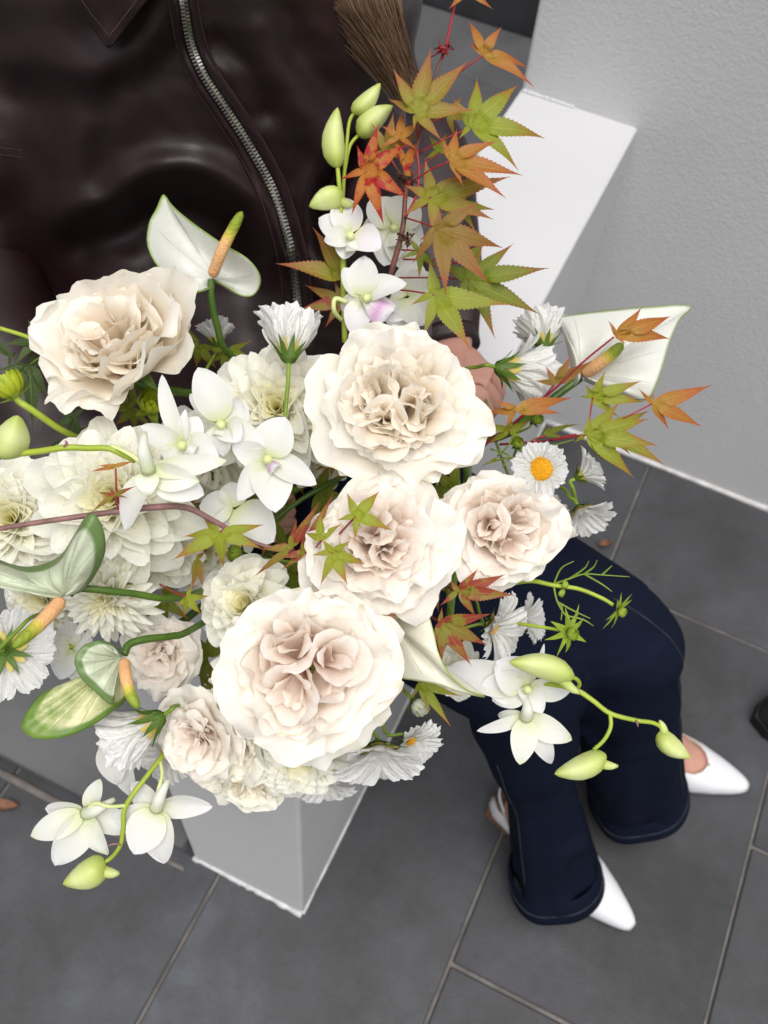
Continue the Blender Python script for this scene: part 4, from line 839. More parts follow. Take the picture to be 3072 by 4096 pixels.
def maple_leaf(par, att, tips, mat, wid=1.0, seed=0, node=None, bow=.04, pet='twig_red', pr=.0006, vfold=.14, droop=.05, sinus=.255):
    """palmate leaf: attach point and lobe tips as (u, v, dd); serrated lobes meet in sinuses"""
    rs = np.random.RandomState(seed + 3); a = P(*att); tp = []; droop = rs.uniform(-.06, .16); vfold = rs.uniform(.05, .45); bow = rs.uniform(0, .09)
    for q in tips: tp.append(P(q[0], q[1], att[2] + (q[2] if len(q) > 2 else rs.uniform(-.007, .010))))
    tp = np.array(tp); E = tp - a; Ls = np.linalg.norm(E, axis=1); D = E / Ls[:, None]
    cr = np.sum([np.cross(D[i], D[i + 1]) for i in range(len(D) - 1)], axis=0); nrm = unit(cr)
    if nrm @ CF > 0: nrm = -nrm
    V, F, U = [], [], []
    def sin_pt(i):
        bdir = unit(D[i] + D[i + 1]); ang = math.acos(np.clip(D[i] @ D[i + 1], -1, 1)); l = sinus * min(Ls[i], Ls[i + 1]) * (1 if ang < 1.2 else .75)
        return a + bdir * l + nrm * (-.02 * l)
    sp_ = [sin_pt(i) for i in range(len(tp) - 1)]
    for i in range(len(tp)):
        e, L = D[i], Ls[i]; f = unit(np.cross(nrm, e)); f0 = f
        m0, m1 = 3, 29; ts = np.linspace(0, 1, m0 + m1)
        rib = lambda t: a + e * (L * t) + nrm * (bow * L * math.sin(math.pi * t) - droop * L * t * t)
        rows = {}
        for sd_, nb in ((1, i + 1 if True else None), (-1, i - 1)):
            idx = None
            # neighbour on this side, by angle
            cand = [j for j in (i - 1, i + 1) if 0 <= j < len(tp) and (D[j] @ f) * sd_ > 0]
            if cand: j = cand[0]; spt = sp_[min(i, j)]; tS = np.clip(((spt - a) @ e) / L, .06, .5); hS = abs((spt - a) @ f)
            else: spt = None; tS = .05; hS = 0.012 * L
            pts = []
            W = .104 * L * wid
            for k in range(m0 + m1):
                if k <= m0:
                    x = k / m0; t = tS * x
                    pts.append(((a + (spt - a) * x) if spt is not None else (rib(t) + f * sd_ * hS * x), t))
                else:
                    x = (k - m0) / (m1 - 1); t = tS + (1 - tS) * x
                    h = hS * (1 - x) ** 2.2 + W * math.sin(math.pi * x ** .66) ** .9 * (1 - x) ** .62
                    if k % 2 == 0: h *= .87; 
                    elif x < .97: t = min(.995, t + .022)
                    if x >= .999: h = 0
                    pts.append((rib(t) + f * sd_ * h + nrm * (vfold * h), t))
            rows[sd_] = pts
        off = len(V)
        for k in range(m0 + m1):
            tl = rows[1][k][1] if k <= m0 else ts[k]
            x = 0 if k <= m0 else (k - m0) / (m1 - 1); t = (rows[1][k][1] + rows[-1][k][1]) / 2
            V += [rows[-1][k][0], rib(min(t, 1)), rows[1][k][0]]; U += [(0, t), (.5, t), (1, t)]
        for k in range(m0 + m1 - 1):
            for c in (0, 1): F.append((off + k * 3 + c, off + k * 3 + c + 1, off + (k + 1) * 3 + c + 1, off + (k + 1) * 3 + c))
    o = part('leaf', np.array(V), F, MAT[mat], par, np.array(U))
    if node is not None:
        b = P(*node); tube('petiole', [b, (a + b) / 2 + nrm * .002, a], [pr * 1.15, pr, pr * 1.2], MAT[pet], o, 6, 10)
    return o
def twig(par, pts, r, mat='twig', n=40, name='twig'): return tube(name, [P(*p) for p in pts], r, MAT[mat], par, 7, n)
# ------------------------------------------------------------------ the bouquet
# roses
BOWL = [(5, .10, 1.00, .80, 62, 92, 14, .12, .11), (6, .09, .96, .72, 54, 76, 22, .20, .11), (6, .09, .92, .62, 56, 44, 40, .28, .09),
        (6, .10, .88, .56, 70, 14, 48, .36, .08), (6, .10, .80, .46, 58, 8, 48, .45, .07), (6, .09, .74, .36, 44, 6, 45, .5, .06)]
FULL = [(6, .10, 1.00, .72, 60, 92, 14, .12, .13), (8, .09, .95, .60, 48, 74, 24, .20, .12), (9, .09, .91, .52, 40, 54, 36, .28, .11),
        (9, .10, .87, .45, 38, 34, 45, .36, .10), (8, .10, .82, .38, 34, 18, 45, .45, .08), (7, .08, .78, .32, 26, 10, 45, .5, .07)]
CUP = [(5, .08, 1.30, .74, 84, 8, 18, .30, .06), (5, .08, 1.22, .70, 72, 8, 24, .36, .07), (5, .08, 1.10, .66, 58, 10, 34, .42, .07), (6, .08, 1.0, .54, 44, 8, 34, .5, .07), (6, .08, .92, .42, 30, 6, 34, .6, .06)]
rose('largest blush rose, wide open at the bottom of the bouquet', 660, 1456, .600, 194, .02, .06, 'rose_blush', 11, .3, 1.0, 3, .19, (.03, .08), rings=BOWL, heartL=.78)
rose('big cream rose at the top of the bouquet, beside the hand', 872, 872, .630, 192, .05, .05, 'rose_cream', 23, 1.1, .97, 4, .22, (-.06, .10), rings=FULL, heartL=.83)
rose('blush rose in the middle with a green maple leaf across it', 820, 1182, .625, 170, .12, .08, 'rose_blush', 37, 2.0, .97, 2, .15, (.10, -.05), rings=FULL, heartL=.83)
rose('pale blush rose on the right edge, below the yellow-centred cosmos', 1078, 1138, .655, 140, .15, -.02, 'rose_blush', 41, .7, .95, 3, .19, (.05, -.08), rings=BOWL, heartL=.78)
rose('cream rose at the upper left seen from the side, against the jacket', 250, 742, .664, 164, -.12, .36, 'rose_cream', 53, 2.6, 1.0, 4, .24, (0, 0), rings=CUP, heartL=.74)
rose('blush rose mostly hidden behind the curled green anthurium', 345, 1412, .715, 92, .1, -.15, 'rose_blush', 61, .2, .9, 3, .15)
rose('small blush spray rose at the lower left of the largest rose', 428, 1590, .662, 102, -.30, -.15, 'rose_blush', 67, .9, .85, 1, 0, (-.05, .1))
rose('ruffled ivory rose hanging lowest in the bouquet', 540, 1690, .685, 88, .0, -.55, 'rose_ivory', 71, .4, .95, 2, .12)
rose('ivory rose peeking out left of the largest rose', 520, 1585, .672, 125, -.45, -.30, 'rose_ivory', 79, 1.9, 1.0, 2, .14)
# dahlias
dahlia('white dahlia at the top centre behind the upright cosmos', 597, 878, .690, 172, .0, .12, 3, 60, wid=.235, bmax=112, point=.55)
dahlia('large white dahlia at the left with a yellow heart', 240, 1075, .660, 196, .05, .05, 8, 58, .5, 112, 1.0, .25, point=.55)
dahlia('white dahlia cut off by the left edge, behind the mauve twig', 22, 1120, .690, 150, .1, .1, 15, 50, 1.3, 105, 1.0, .28, heart='dahlia_heart')
dahlia('smaller dahlia with pointed petals at the lower left, facing down', 228, 1292, .668, 122, -.05, -.35, 21, 96, .2, 105, 1.0, .135, point=.8, fold=2.2)
dahlia('cream dahlia turned sideways above the largest rose', 525, 1305, .672, 118, -.25, .30, 27, 44, .8, 105, 1.0, .31)
dahlia('white dahlia showing only its lower petals under the largest rose', 645, 1634, .664, 128, .05, -.55, 33, 50, 0, 100, 1.0, .27)
dahlia('white dahlia half hidden between the left dahlia and the rose', 335, 1180, .715, 110, .1, -.1, 39, 46, .4, 110, 1, .28)
dahlia('white dahlia deep behind the white orchids in the centre', 425, 985, .745, 120, .05, .1, 45, 46, .3, 110, 1, .28)
dahlia('white dahlia low in the gap under the maple sprig', 440, 1190, .765, 105, .1, -.1, 51, 44, .3, 110, 1, .28)
dahlia('white dahlia behind the saddle-shaped anthurium at the left', 90, 1290, .735, 105, -.1, -.2, 57, 46, .3, 110, 1, .26)
dahlia('small white dahlia peeping out between the two upper orchids and the rose', 690, 985, .755, 80, .1, .05, 63, 40, .3, 108, 1, .27)
dahlia('small white dahlia under the tip of the cream folded anthurium', 985, 1455, .735, 70, .1, -.2, 69, 40, .3, 108, 1, .27)
# cosmos
UP, RT = -CD, CR
cosmos('white cosmos standing upright in the middle, seen from behind', 624, 782, .645, 122, 0, 0, 5, 8, 16, 36, .2, [(622, 830, .642), (616, 900, .638), (612, 960, .645), (620, 1090, .72)], W=.40, axis=UP + CF * .38, smat='stem')
cosmos('white cosmos turned right above the maple, its green calyx showing', 1072, 793, .745, 122, 0, 0, 9, 8, 16, 46, .5, [(1030, 793, .75), (998, 800, .765), (970, 830, .82)], axis=RT * .9 + CF * .45 + CD * .10, W=.33)
cosmos('white cosmos facing up beside the right-hand anthurium', 1176, 758, .770, 92, 0, 0, 12, 8, 24, 52, .1, [(1176, 800, .77), (1160, 860, .78), (1120, 930, .82)], axis=UP + CF * .5, W=.34)
cosmos('small open cosmos with a bright yellow centre', 1170, 1014, .655, 62, -.25, .05, 17, 9, 66, 92, 0, [(1160, 1040, .68), (1120, 1060, .74)], W=.34, dk=1.75)
cosmos('small white cosmos facing right, beside the yellow-centred one', 1243, 1034, .680, 64, 0, 0, 19, 8, 26, 56, 0, [(1238, 1055, .683), (1245, 1085, .69)], axis=RT + UP * .55 - CF * .1, W=.34)
cosmos('small white cosmos facing down at the right edge of the bouquet', 1248, 1092, .685, 74, 0, 0, 22, 9, 40, 72, 0, [(1232, 1075, .69), (1216, 1055, .70), (1150, 1040, .74)], axis=CD * .8 + RT * .35 - CF * .45, W=.30)
cosmos('white cosmos tucked behind the pale blush rose', 1172, 1112, .715, 52, .3, -.1, 24, 9, 60, 92, .3, W=.30)
cosmos('shaggy white cosmos below the right-hand rose, over the jeans', 1050, 1350, .690, 92, 0, 0, 26, 10, 44, 84, 0, axis=RT * .75 + CD * .25 - CF * .55, W=.26)
cosmos('white cosmos furthest behind, dim against the jeans', 1120, 1338, .760, 66, 0, 0, 28, 9, 40, 84, 0, axis=RT * .8 - CF * .45 + UP * .1, W=.26)
cosmos('white cosmos at the left edge seen from the back', 10, 1406, .640, 108, 0, 0, 31, 8, 56, 92, .1, [(0, 1400, .630), (40, 1360, .625), (66, 1335, .635), (110, 1320, .68)], axis=CF * .9 - RT * .15 + CD * .2, W=.33, smat='stem')
cosmos('white cosmos drooping left below the curled anthurium', 352, 1545, .640, 132, 0, 0, 34, 8, 14, 42, .3, [(372, 1527, .645), (400, 1520, .67)], axis=-RT * .85 + CD * .55 + CF * .12, W=.34)
cosmos('white cosmos fanning out under the right side of the largest rose', 815, 1600, .632, 112, 0, 0, 36, 9, 46, 78, 0, axis=CD * .9 - CF * .6 + RT * .1, W=.36, dk=.45)
cosmos('frilled white cosmos right below the largest rose', 880, 1592, .655, 72, 0, 0, 38, 9, 44, 80, 0, axis=RT * .55 + CD * .55 - CF * .75, W=.33, frill=.07)
cosmos('white cosmos petal tips behind the left anthurium stem', 468, 750, .760, 62, 0, 0, 43, 8, 25, 55, 0, axis=UP + CF * .2 - RT * .1, W=.33)

# orchids
def spray(label, base): return thing('orchid_spray', label, 'orchid', P(*base))
G_, LI = 'orchid_green', 'orchid_lilac'
o1 = spray('white orchid spray drooping at the lower left over the paving', (357, 1625, .68))
twig(o1, [(400, 1560, .70), (357, 1625, .675), (318, 1675, .665), (272, 1740, .660), (266, 1790, .662), (260, 1826, .665), (240, 1853, .668), (215, 1868, .668)], [.0019, .0019, .0017, .0015, .0013], 'stem_lime', 40, 'stem')
orchid(o1, (186, 1756, .668), [(66, 1806, .004, 25, G_, .3, .08), (97, 1747, .008, 23, 'orchid', .3, .05), (216, 1682, .012, 17, G_), (118, 1872, .0, 33), (231, 1849, .004, 24, G_), (300, 1790, .012, 24)], spur=(248, 1726), seed=1, ped=[(272, 1740, .660), (235, 1742, .655), (205, 1735, .658)])
orchid(o1, (338, 1745, .664), [(459, 1744, .006, 25, 'orchid', .3, -.10), (290, 1846, -.004, 36, 'orchid', .2, .05), (352, 1868, .006, 33), (283, 1692, .010, 24), (397, 1733, .012, 16), (230, 1778, .012, 22)], spur=(364, 1684), seed=2, ped=[(345, 1640, .672), (350, 1672, .664), (342, 1710, .658)])
orchid(o1, (248, 1590, .690), [(250, 1697, .0, 30), (288, 1726, .006, 26), (222, 1640, .004, 20)], seed=3)
bud(o1, P(228, 1862, .668), P(136, 1910, .664), .0098, 1)
tube('bract', [P(262, 1824, .664), P(245, 1823, .662), P(232, 1828, .662)], [.0009, .0007, .0003], MAT['twig_mauve'], o1, 6, 8)
o2 = spray('white orchid spray arching in from the left edge across the dahlias', (0, 975, .60))
twig(o2, [(-60, 955, .60), (10, 979, .598), (75, 976, .596), (140, 967, .594), (190, 968, .594), (235, 969, .594), (270, 985, .597), (292, 996, .600)], [.0020, .0021, .0019, .0017], 'stem_lime', 40, 'stem')
bud(o2, P(4, 985, .600), P(40, 898, .588), .0105, 2, hook=False)
tube('bract', [P(140, 966, .593), P(144, 958, .592), P(141, 952, .592)], [.0012, .001, .0004], MAT['twig_mauve'], o2, 6, 6)
orchid(o2, (322, 1018, .600), [(487, 995, -.006, 21, G_, .5, -.06), (270, 1145, .008, 26), (440, 1070, .006, 34), (430, 1040, -.004, 26, G_), (318, 1070, -.004, 22, G_)], spur=(312, 934), seed=4, ped=[(240, 962, .594), (268, 975, .592), (296, 992, .594)])
orchid(o2, (392, 962, .618), [(348, 808, .004, 17), (304, 920, .0, 22), (400, 884, -.004, 11), (472, 986, -.004, 34), (372, 1010, .0, 30), (430, 900, .004, 26)], lip=(420, 975, -.008, 20), lipmat='orchid', seed=5)
orchid(o2, (482, 915, .628), [(428, 792, .0, 34, 'orchid', .3, .1), (572, 966, -.004, 24), (520, 950, -.010, 27), (410, 850, .008, 24), (482, 985, .0, 28), (530, 870, .01, 30)], lip=(470, 940, -.008, 18), lipmat=G_, seed=6)
orchid(o2, (577, 990, .628), [(616, 900, .0, 38), (500, 962, -.004, 25), (514, 1081, -.002, 24), (596, 1106, -.008, 39, 'orchid', .2, .04), (684, 1046, .002, 25)], lip=(596, 1010, -.010, 16), seed=7)
orchid(o2, (505, 1098, .655), [(592, 1170, .0, 42), (430, 1092, .004, 30), (500, 1040, .008, 26), (470, 1150, .008, 26)], seed=8)
o3 = spray('orchid spray with long green buds reaching right over the jeans', (1160, 1480, .67))
twig(o3, [(1120, 1470, .68), (1190, 1478, .668), (1243, 1490, .660), (1280, 1513, .658), (1318, 1541, .656), (1373, 1556, .655), (1415, 1563, .656), (1446, 1586, .657)], [.0019, .0018, .0016, .0013], 'stem_lime', 44, 'stem')
tube('stem', [P(1318, 1541, .656), P(1319, 1570, .655), P(1305, 1598, .655), P(1282, 1620, .655)], [.0014, .0014], MAT['stem_lime'], o3, 7, 16)
tube('stem', [P(1243, 1490, .660), P(1252, 1478, .655), P(1244, 1466, .650), P(1228, 1462, .648)], [.0014, .0014], MAT['stem_lime'], o3, 7, 14)
bud(o3, P(1238, 1462, .648), P(1100, 1430, .640), .0085, 2); bud(o3, P(1308, 1632, .655), P(1198, 1672, .650), .0082, 3); bud(o3, P(1420, 1585, .657), P(1491, 1638, .652), .0070, 2)
tube('bract', [P(1373, 1556, .654), P(1377, 1563, .653), P(1378, 1570, .653)], [.0010, .0008, .0004], MAT['twig_mauve'], o3, 6, 6)
orchid(o3, (1136, 1548, .672), [(1123, 1652, -.004, 25, G_), (1030, 1580, .004, 13), (1236, 1600, -.002, 24, G_), (1193, 1651, .008, 20), (1074, 1545, .010, 14, G_), (1170, 1530, .01, 20)], spur=(1136, 1506), seed=9)
orchid(o3, (1140, 1485, .668), [(1072, 1428, .0, 38), (1040, 1478, .004, 33), (1236, 1490, .008, 22), (1172, 1540, -.004, 21), (966, 1440, .014, 32), (1063, 1514, .006, 26), (1176, 1390, .012, 8)], lip=(1120, 1500, -.006, 18), lipmat='orchid', seed=10)
o4 = spray('orchid spray with upright buds climbing beside the jacket zip', (738, 700, .72))
twig(o4, [(745, 740, .725), (742, 640, .72), (741, 560, .715), (738, 480, .712), (734, 415, .708), (729, 358, .705)], [.0022, .0021, .0019, .0016], 'stem_lime', 36, 'stem')
tube('stem', [P(740, 440, .712), P(744, 370, .72), P(750, 300, .722), P(755, 262, .720), P(768, 238, .718)], [.0014, .0013], MAT['stem_lime'], o4, 7, 20)
tube('stem', [P(744, 370, .72), P(756, 315, .725), P(778, 288, .724)], [.0013, .0013], MAT['stem_lime'], o4, 7, 14)
tube('stem', [P(748, 652, .70), P(724, 646, .696), P(722, 672, .698), P(738, 692, .71)], [.0019, .0015], MAT['stem_pale'], o4, 8, 20)
bud(o4, P(727, 362, .705), P(729, 232, .700), .0082, 1, hook=False); bud(o4, P(762, 244, .718), P(822, 180, .714), .0064, 2, hook=False); bud(o4, P(774, 292, .722), P(848, 228, .718), .0085, 3, hook=False); bud(o4, P(742, 420, .708), P(668, 446, .705), .0085, 2)
orchid(o4, (757, 508, .705), [(688, 470, .004, 26), (738, 424, .008, 30, LI), (822, 538, -.006, 33, LI), (742, 560, .0, 24), (700, 520, -.002, 20)], lip=(760, 545, -.01, 18), lipmat=G_, seed=11)
orchid(o4, (782, 642, .700), [(788, 552, .004, 30), (878, 612, -.002, 25), (742, 578, .004, 24), (764, 726, .004, 26, LI), (872, 690, .008, 22), (735, 668, .008, 18)], lip=(850, 676, -.010, 33), seed=12)
orchid(o4, (850, 490, .745), [(900, 430, .0, 36), (800, 430, .004, 34), (915, 520, .004, 34), (830, 575, .0, 34), (890, 590, .006, 32), (780, 500, .006, 30)], lip=(860, 530, -.01, 20), lipmat=G_, seed=13)
orchid(o4, (880, 640, .745), [(930, 590, .0, 34), (925, 700, .0, 34), (850, 720, .004, 34), (900, 560, .004, 30), (840, 600, .006, 26)], seed=14)
o5 = spray('white orchid half hidden behind the curled anthurium at the left', (165, 1400, .70))
twig(o5, [(260, 1440, .74), (200, 1410, .72), (150, 1395, .70)], [.0016, .0014], 'stem_lime', 16, 'stem')
orchid(o5, (152, 1400, .700), [(104, 1390, .0, 24), (128, 1468, .0, 26), (200, 1380, .004, 26), (175, 1480, .006, 28), (150, 1340, .008, 22)], seed=15)

rose('small ivory spray rose low between the drooping cosmos and the plinth', 470, 1655, .680, 66, -.2, -.45, 'rose_ivory', 83, .6, .95, 2, .12)
cosmos('white cosmos filling the lowest edge under the white dahlia', 700, 1672, .690, 72, 0, 0, 87, 9, 48, 82, 0, axis=CD * .9 - CF * .6, W=.33, dk=.4)
cosmos('white cosmos behind the small blush spray rose', 368, 1618, .700, 70, 0, 0, 91, 9, 50, 85, 0, axis=-RT * .3 + CD * .4 - CF * .8, W=.33, dk=.8)
# anthuriums
def anth(label, base): return thing('anthurium', label, 'anthurium', P(*base))
a = anth('white anthurium rising above the cream rose, against the jacket', (457, 600, .70))
spathe(a, (458, 598, .700), [(446, 622, .694), (428, 630, .690), (392, 622, .684), (345, 580, .684), (319, 530, .690), (322, 482, .700), (338, 450, .708), (352, 420, .716), (366, 438, .712), (390, 462, .704), (432, 494, .694), (482, 528, .688), (530, 556, .688), (557, 586, .694), (562, 613, .700), (548, 637, .706), (522, 638, .705), (492, 620, .703), (467, 606, .701)], 'spathe_white', -.012)
spadix(a, [(459, 594, .690), (478, 545, .676), (500, 500, .668), (523, 457, .662)], .0042)
tube('stem', [P(457, 604, .702), P(456, 640, .705), P(468, 700, .715), P(496, 766, .735), P(600, 830, .80)], [.0028, .0024], MAT['stem_dark'], a, 9, 24)
a = anth('white anthurium at the right edge, against the tall wall', (1252, 814, .76))
spathe(a, (1252, 812, .762), [(1240, 835, .764), (1236, 800, .764), (1224, 740, .768), (1210, 690, .776), (1224, 682, .772), (1300, 672, .762), (1400, 663, .760), (1492, 660, .768), (1468, 690, .756), (1446, 740, .746), (1432, 790, .740), (1416, 836, .738), (1398, 863, .742), (1350, 856, .748), (1290, 834, .756), (1262, 822, .761)], 'spathe_white', .010)
spadix(a, [(1262, 806, .752), (1290, 788, .742), (1320, 766, .735), (1346, 742, .730)], .0052)
tube('stem', [P(1255, 816, .764), P(1215, 845, .765), P(1150, 893, .77), P(1090, 940, .79), P(1000, 960, .86)], [.0030, .0030], MAT['stem_dark'], a, 9, 24)
a = anth('pale green saddle-shaped anthurium at the left edge with a long spadix', (140, 1288, .60))
spathe(a, (141, 1287, .606), [(170, 1280, .606), (198, 1252, .602), (222, 1206, .594), (227, 1165, .586), (216, 1126, .580), (201, 1109, .578), (186, 1117, .582), (166, 1148, .592), (138, 1194, .606), (110, 1214, .612), (70, 1225, .616), (30, 1222, .616), (-20, 1205, .612), (-75, 1200, .606), (-95, 1232, .600), (-50, 1256, .598), (0, 1263, .598), (70, 1279, .600), (118, 1289, .604)], 'spathe_green', .010)
spadix(a, [(132, 1297, .600), (105, 1328, .590), (70, 1362, .580), (28, 1398, .570)], .0046)
tube('stem', [P(150, 1284, .608), P(175, 1271, .610), P(280, 1281, .625), P(392, 1291, .655), P(520, 1240, .74)], [.0025, .0023], MAT['stem_dark'], a, 9, 24)
a = anth('green curled anthurium with dark veins at the lower left', (268, 1418, .62))
spathe(a, (262, 1424, .630), [(206, 1470, .634), (185, 1492, .632), (140, 1492, .624), (98, 1494, .618), (62, 1532, .610), (46, 1568, .606), (60, 1588, .606), (92, 1597, .606), (150, 1589, .610), (210, 1560, .616), (243, 1535, .624), (262, 1521, .632), (276, 1498, .636), (275, 1460, .636), (270, 1432, .632)], 'spathe_mottle', .004)
spathe(a, (266, 1417, .622), [(257, 1404, .618), (238, 1390, .612), (212, 1384, .606), (182, 1394, .602), (164, 1416, .600), (163, 1440, .600), (180, 1470, .602), (212, 1500, .606), (240, 1522, .610), (246, 1502, .616), (236, 1472, .622), (238, 1446, .624), (258, 1428, .623)], 'spathe_green', .006, label='folded-over green lobe of the anthurium')
spadix(a, [(268, 1428, .612), (272, 1462, .602), (281, 1498, .596), (299, 1530, .592)], .0039)
tube('stem', [P(268, 1414, .624), P(280, 1391, .628), P(318, 1380, .634), P(370, 1374, .645), P(414, 1360, .665), P(540, 1280, .76)], [.0027, .0023], MAT['stem_dark'], a, 9, 28)
a = anth('cream anthurium folded below the blush rose, its tip over the jeans', (842, 1340, .655))
spathe(a, (848, 1345, .662), [(838, 1336, .660), (862, 1314, .655), (890, 1300, .650), (915, 1292, .646), (924, 1320, .640), (938, 1368, .634), (949, 1414, .630), (973, 1460, .630), (1008, 1490, .634), (1048, 1506, .640), (1000, 1497, .640), (948, 1479, .640), (898, 1470, .644), (863, 1462, .650), (842, 1428, .658), (824, 1380, .664), (830, 1352, .664)], 'spathe_cream', .008)
spadix(a, [(846, 1330, .650), (828, 1345, .645), (812, 1372, .645)], .0046)
tube('stem', [P(848, 1345, .664), P(860, 1300, .69), P(900, 1200, .76)], [.0026, .0024], MAT['stem_dark'], a, 9, 16)

# buds
def round_bud(label, u, v, d, rpx, axis, name='dahlia_bud', mat='dahlia_bud', stem=None, nb=10, sr=.0025, cat='bud', smat='stem_lime'):
    R = rpx * d * PX; loc = P(u, v, d); t = thing(name, label, cat, loc); B = basis(axis)
    for ring, (n, L, W, a0, a1, z0) in enumerate([(nb, 1.75, .62, 82, -28, -.55), (nb, 1.75, .55, 80, -34, -.50), (nb // 2, 1.6, .5, 70, -40, -.45)]):
        for i in range(n):
            G = petal_grid(2 * math.pi * i / n + ring * .4, .12, L, W * 6.0 / n, a0 * D2R, a1 * D2R, 0, .9, i + ring * 7 + int(u), 10, 7, z0, .012, .5, 2.0, base=.5); G[..., :2] *= (1 - .07 * ring); add_petal(G, B, loc, R, mat, t, 'petal')
    for i in range(5):
        G = petal_grid(i * 1.257, .15, 1.0, .34, 88 * D2R, 60 * D2R, 30 * D2R, .4, i, 8, 7, -.62, .03, .6, 1.6); add_petal(G, B, loc, R, 'sepal_lime' if mat == 'dahlia_bud' else 'sepal', t, 'bract')
    A = unit(axis); s0 = loc - A * R * .55
    if stem: tube('stem', [s0, s0 - A * R * .3] + [P(*q) for q in stem], [sr, sr * .85], MAT[smat], t, 8, 20)
    return t
round_bud('lime green dahlia bud at the left edge on a curved stem', 22, 838, .655, 40, -RT * .45 + UP * .75 - CF * .2, stem=[(70, 886, .66), (150, 938, .68), (260, 980, .75)], sr=.0026)
round_bud('green dahlia bud tucked under the cream rose', 326, 872, .715, 34, UP * .5 + RT * .3 - CF * .7, stem=[(340, 920, .74)])
round_bud('round white and green bud below the largest rose', 905, 1524, .690, 23, CD * .3 + RT * .3 - CF * .5, 'cosmos_bud', 'orchid_green', [(880, 1500, .70), (850, 1470, .74)], sr=.0016)
round_bud('green cosmos bud hanging between the twigs in the dark gap', 512, 1196, .700, 22, -RT * .6 - CF * .4, 'cosmos_bud', 'sepal_lime', [(560, 1205, .70), (640, 1215, .71)], sr=.0012, smat='stem')
round_bud('small yellow-green bud against the low wall, right of the hand', 1157, 905, .80, 17, RT * .4 + UP * .3 - CF * .4, 'cosmos_bud', 'sepal_lime', [(1140, 925, .80), (1080, 950, .82)], sr=.0011, smat='stem')
round_bud('small green bud right of the cream rose, among the maple twigs', 1118, 958, .73, 15, UP * .4 - CF * .6, 'cosmos_bud', 'sepal_lime', [(1110, 985, .75)], sr=.0011, smat='stem')
def star_bud(par, u, v, d, rpx, axis, n=8, seed=0):
    R = rpx * d * PX; loc = P(u, v, d); B = basis(axis); rs = np.random.RandomState(seed); b = link('bud', None, par); b.location = tuple(loc - org(par))
    for i in range(8):
        G = petal_grid(2 * math.pi * i / 8, .05, .85, .26, 75 * D2R, -30 * D2R, 0, .8, i, 8, 7, -.1, .01, .5, 2.0, base=.5); add_petal(G * .62, B, loc, R, 'sepal_lime', b, 'petal')
        G = petal_grid(2 * math.pi * (i + .5) / 8 + rs.normal(0, .1), .08, rs.uniform(.95, 1.25), .19, 80 * D2R, rs.uniform(80, 120) * D2R, rs.uniform(-30, 30) * D2R, .4, i + seed, 10, 5, -.1, .02, .9, 1.1, base=.8, wmax=.4); add_petal(G, B, loc, R, 'sepal_lime', b, 'sepal')
cs = thing('cosmos_plant', 'green cosmos stem with star-shaped buds and thread-like leaves over the jeans', 'cosmos', P(1110, 1258, .69))
twig(cs, [(1060, 1275, .72), (1110, 1260, .69), (1150, 1255, .682), (1195, 1264, .678), (1250, 1272, .674), (1300, 1292, .670), (1325, 1307, .668)], [.0017, .0016, .0013], 'stem_lime', 30, 'stem')
star_bud(cs, 1338, 1318, .668, 44, RT * .7 + CD * .5 - CF * .6, seed=1)
for b_, tp in (((1198, 1266, .678), (1228, 1262, .672)), ((1200, 1275, .678), (1218, 1284, .672))): bud(cs, P(*b_) * .4 + P(*tp) * .6, P(*tp), .0030, 1, 'sepal_lime', False)
for pts in ([(1196, 1262), (1212, 1228), (1240, 1212)], [(1196, 1262), (1230, 1250), (1262, 1240), (1300, 1242), (1360, 1246)], [(1262, 1240), (1282, 1225), (1290, 1210)], [(1230, 1250), (1262, 1228), (1272, 1212)], [(1300, 1242), (1322, 1222)], [(1262, 1240), (1300, 1262), (1322, 1278)], [(1196, 1266), (1204, 1300), (1222, 1330), (1240, 1348)], [(1204, 1300), (1240, 1320), (1275, 1336)], [(1222, 1330), (1258, 1338), (1282, 1352)], [(1204, 1300), (1214, 1312), (1212, 1340)]):
    tube('leaf', [P(x, y, .678 - .003 * i) for i, (x, y) in enumerate(pts)], [.0008, .0006, .0003], MAT['stem'], cs, 5, 14)
cs = thing('cosmos_plant', 'spiky green cosmos bud in front of the dim white cosmos', 'cosmos', P(1125, 1348, .69))
twig(cs, [(1080, 1340, .72), (1128, 1348, .69), (1180, 1356, .682), (1215, 1362, .678)], [.0014, .0012], 'stem_lime', 20, 'stem'); star_bud(cs, 1230, 1366, .676, 56, RT * .5 - CF * .7 + CD * .2, seed=5)

# maple branches
def maple(label, base): return thing('maple_branch', label, 'maple', P(*base))
m = maple('tall maple branch with orange and red autumn leaves at the top', (840, 592, .72))
twig(m, [(838, 640, .735), (845, 590, .725), (862, 530, .718), (872, 480, .714), (876, 420, .712), (884, 370, .712), (905, 300, .712), (922, 230, .715), (938, 170, .718), (955, 125, .72)], [.0024, .0022, .0016, .0013, .0011], 'twig', 50)
twig(m, [(955, 125, .72), (962, 104, .72), (970, 70, .722), (978, 30, .725), (988, -10, .727), (996, -50, .73)], [.0012, .0010, .0008], 'twig_red', 24)
twig(m, [(876, 470, .712), (900, 420, .706), (905, 370, .704), (900, 320, .704)], [.0010, .0008], 'twig_red', 20)
for (x, y, d_) in ((880, 515, .712), (876, 382, .708), (958, 108, .718)):
    a_ = Acc(); rs = np.random.RandomState(int(x))
    for i in range(14): q = P(x + rs.normal(0, 7), y + rs.normal(0, 5), d_ + rs.normal(0, .002)); a_.tube([q, q + rs.normal(0, .0022, 3), q + rs.normal(0, .004, 3)], [.0009, .0009, .0003], 5)
    a_.build('bud_scales', MAT['husk' if x < 950 else 'twig_red'], m, kind='stuff')
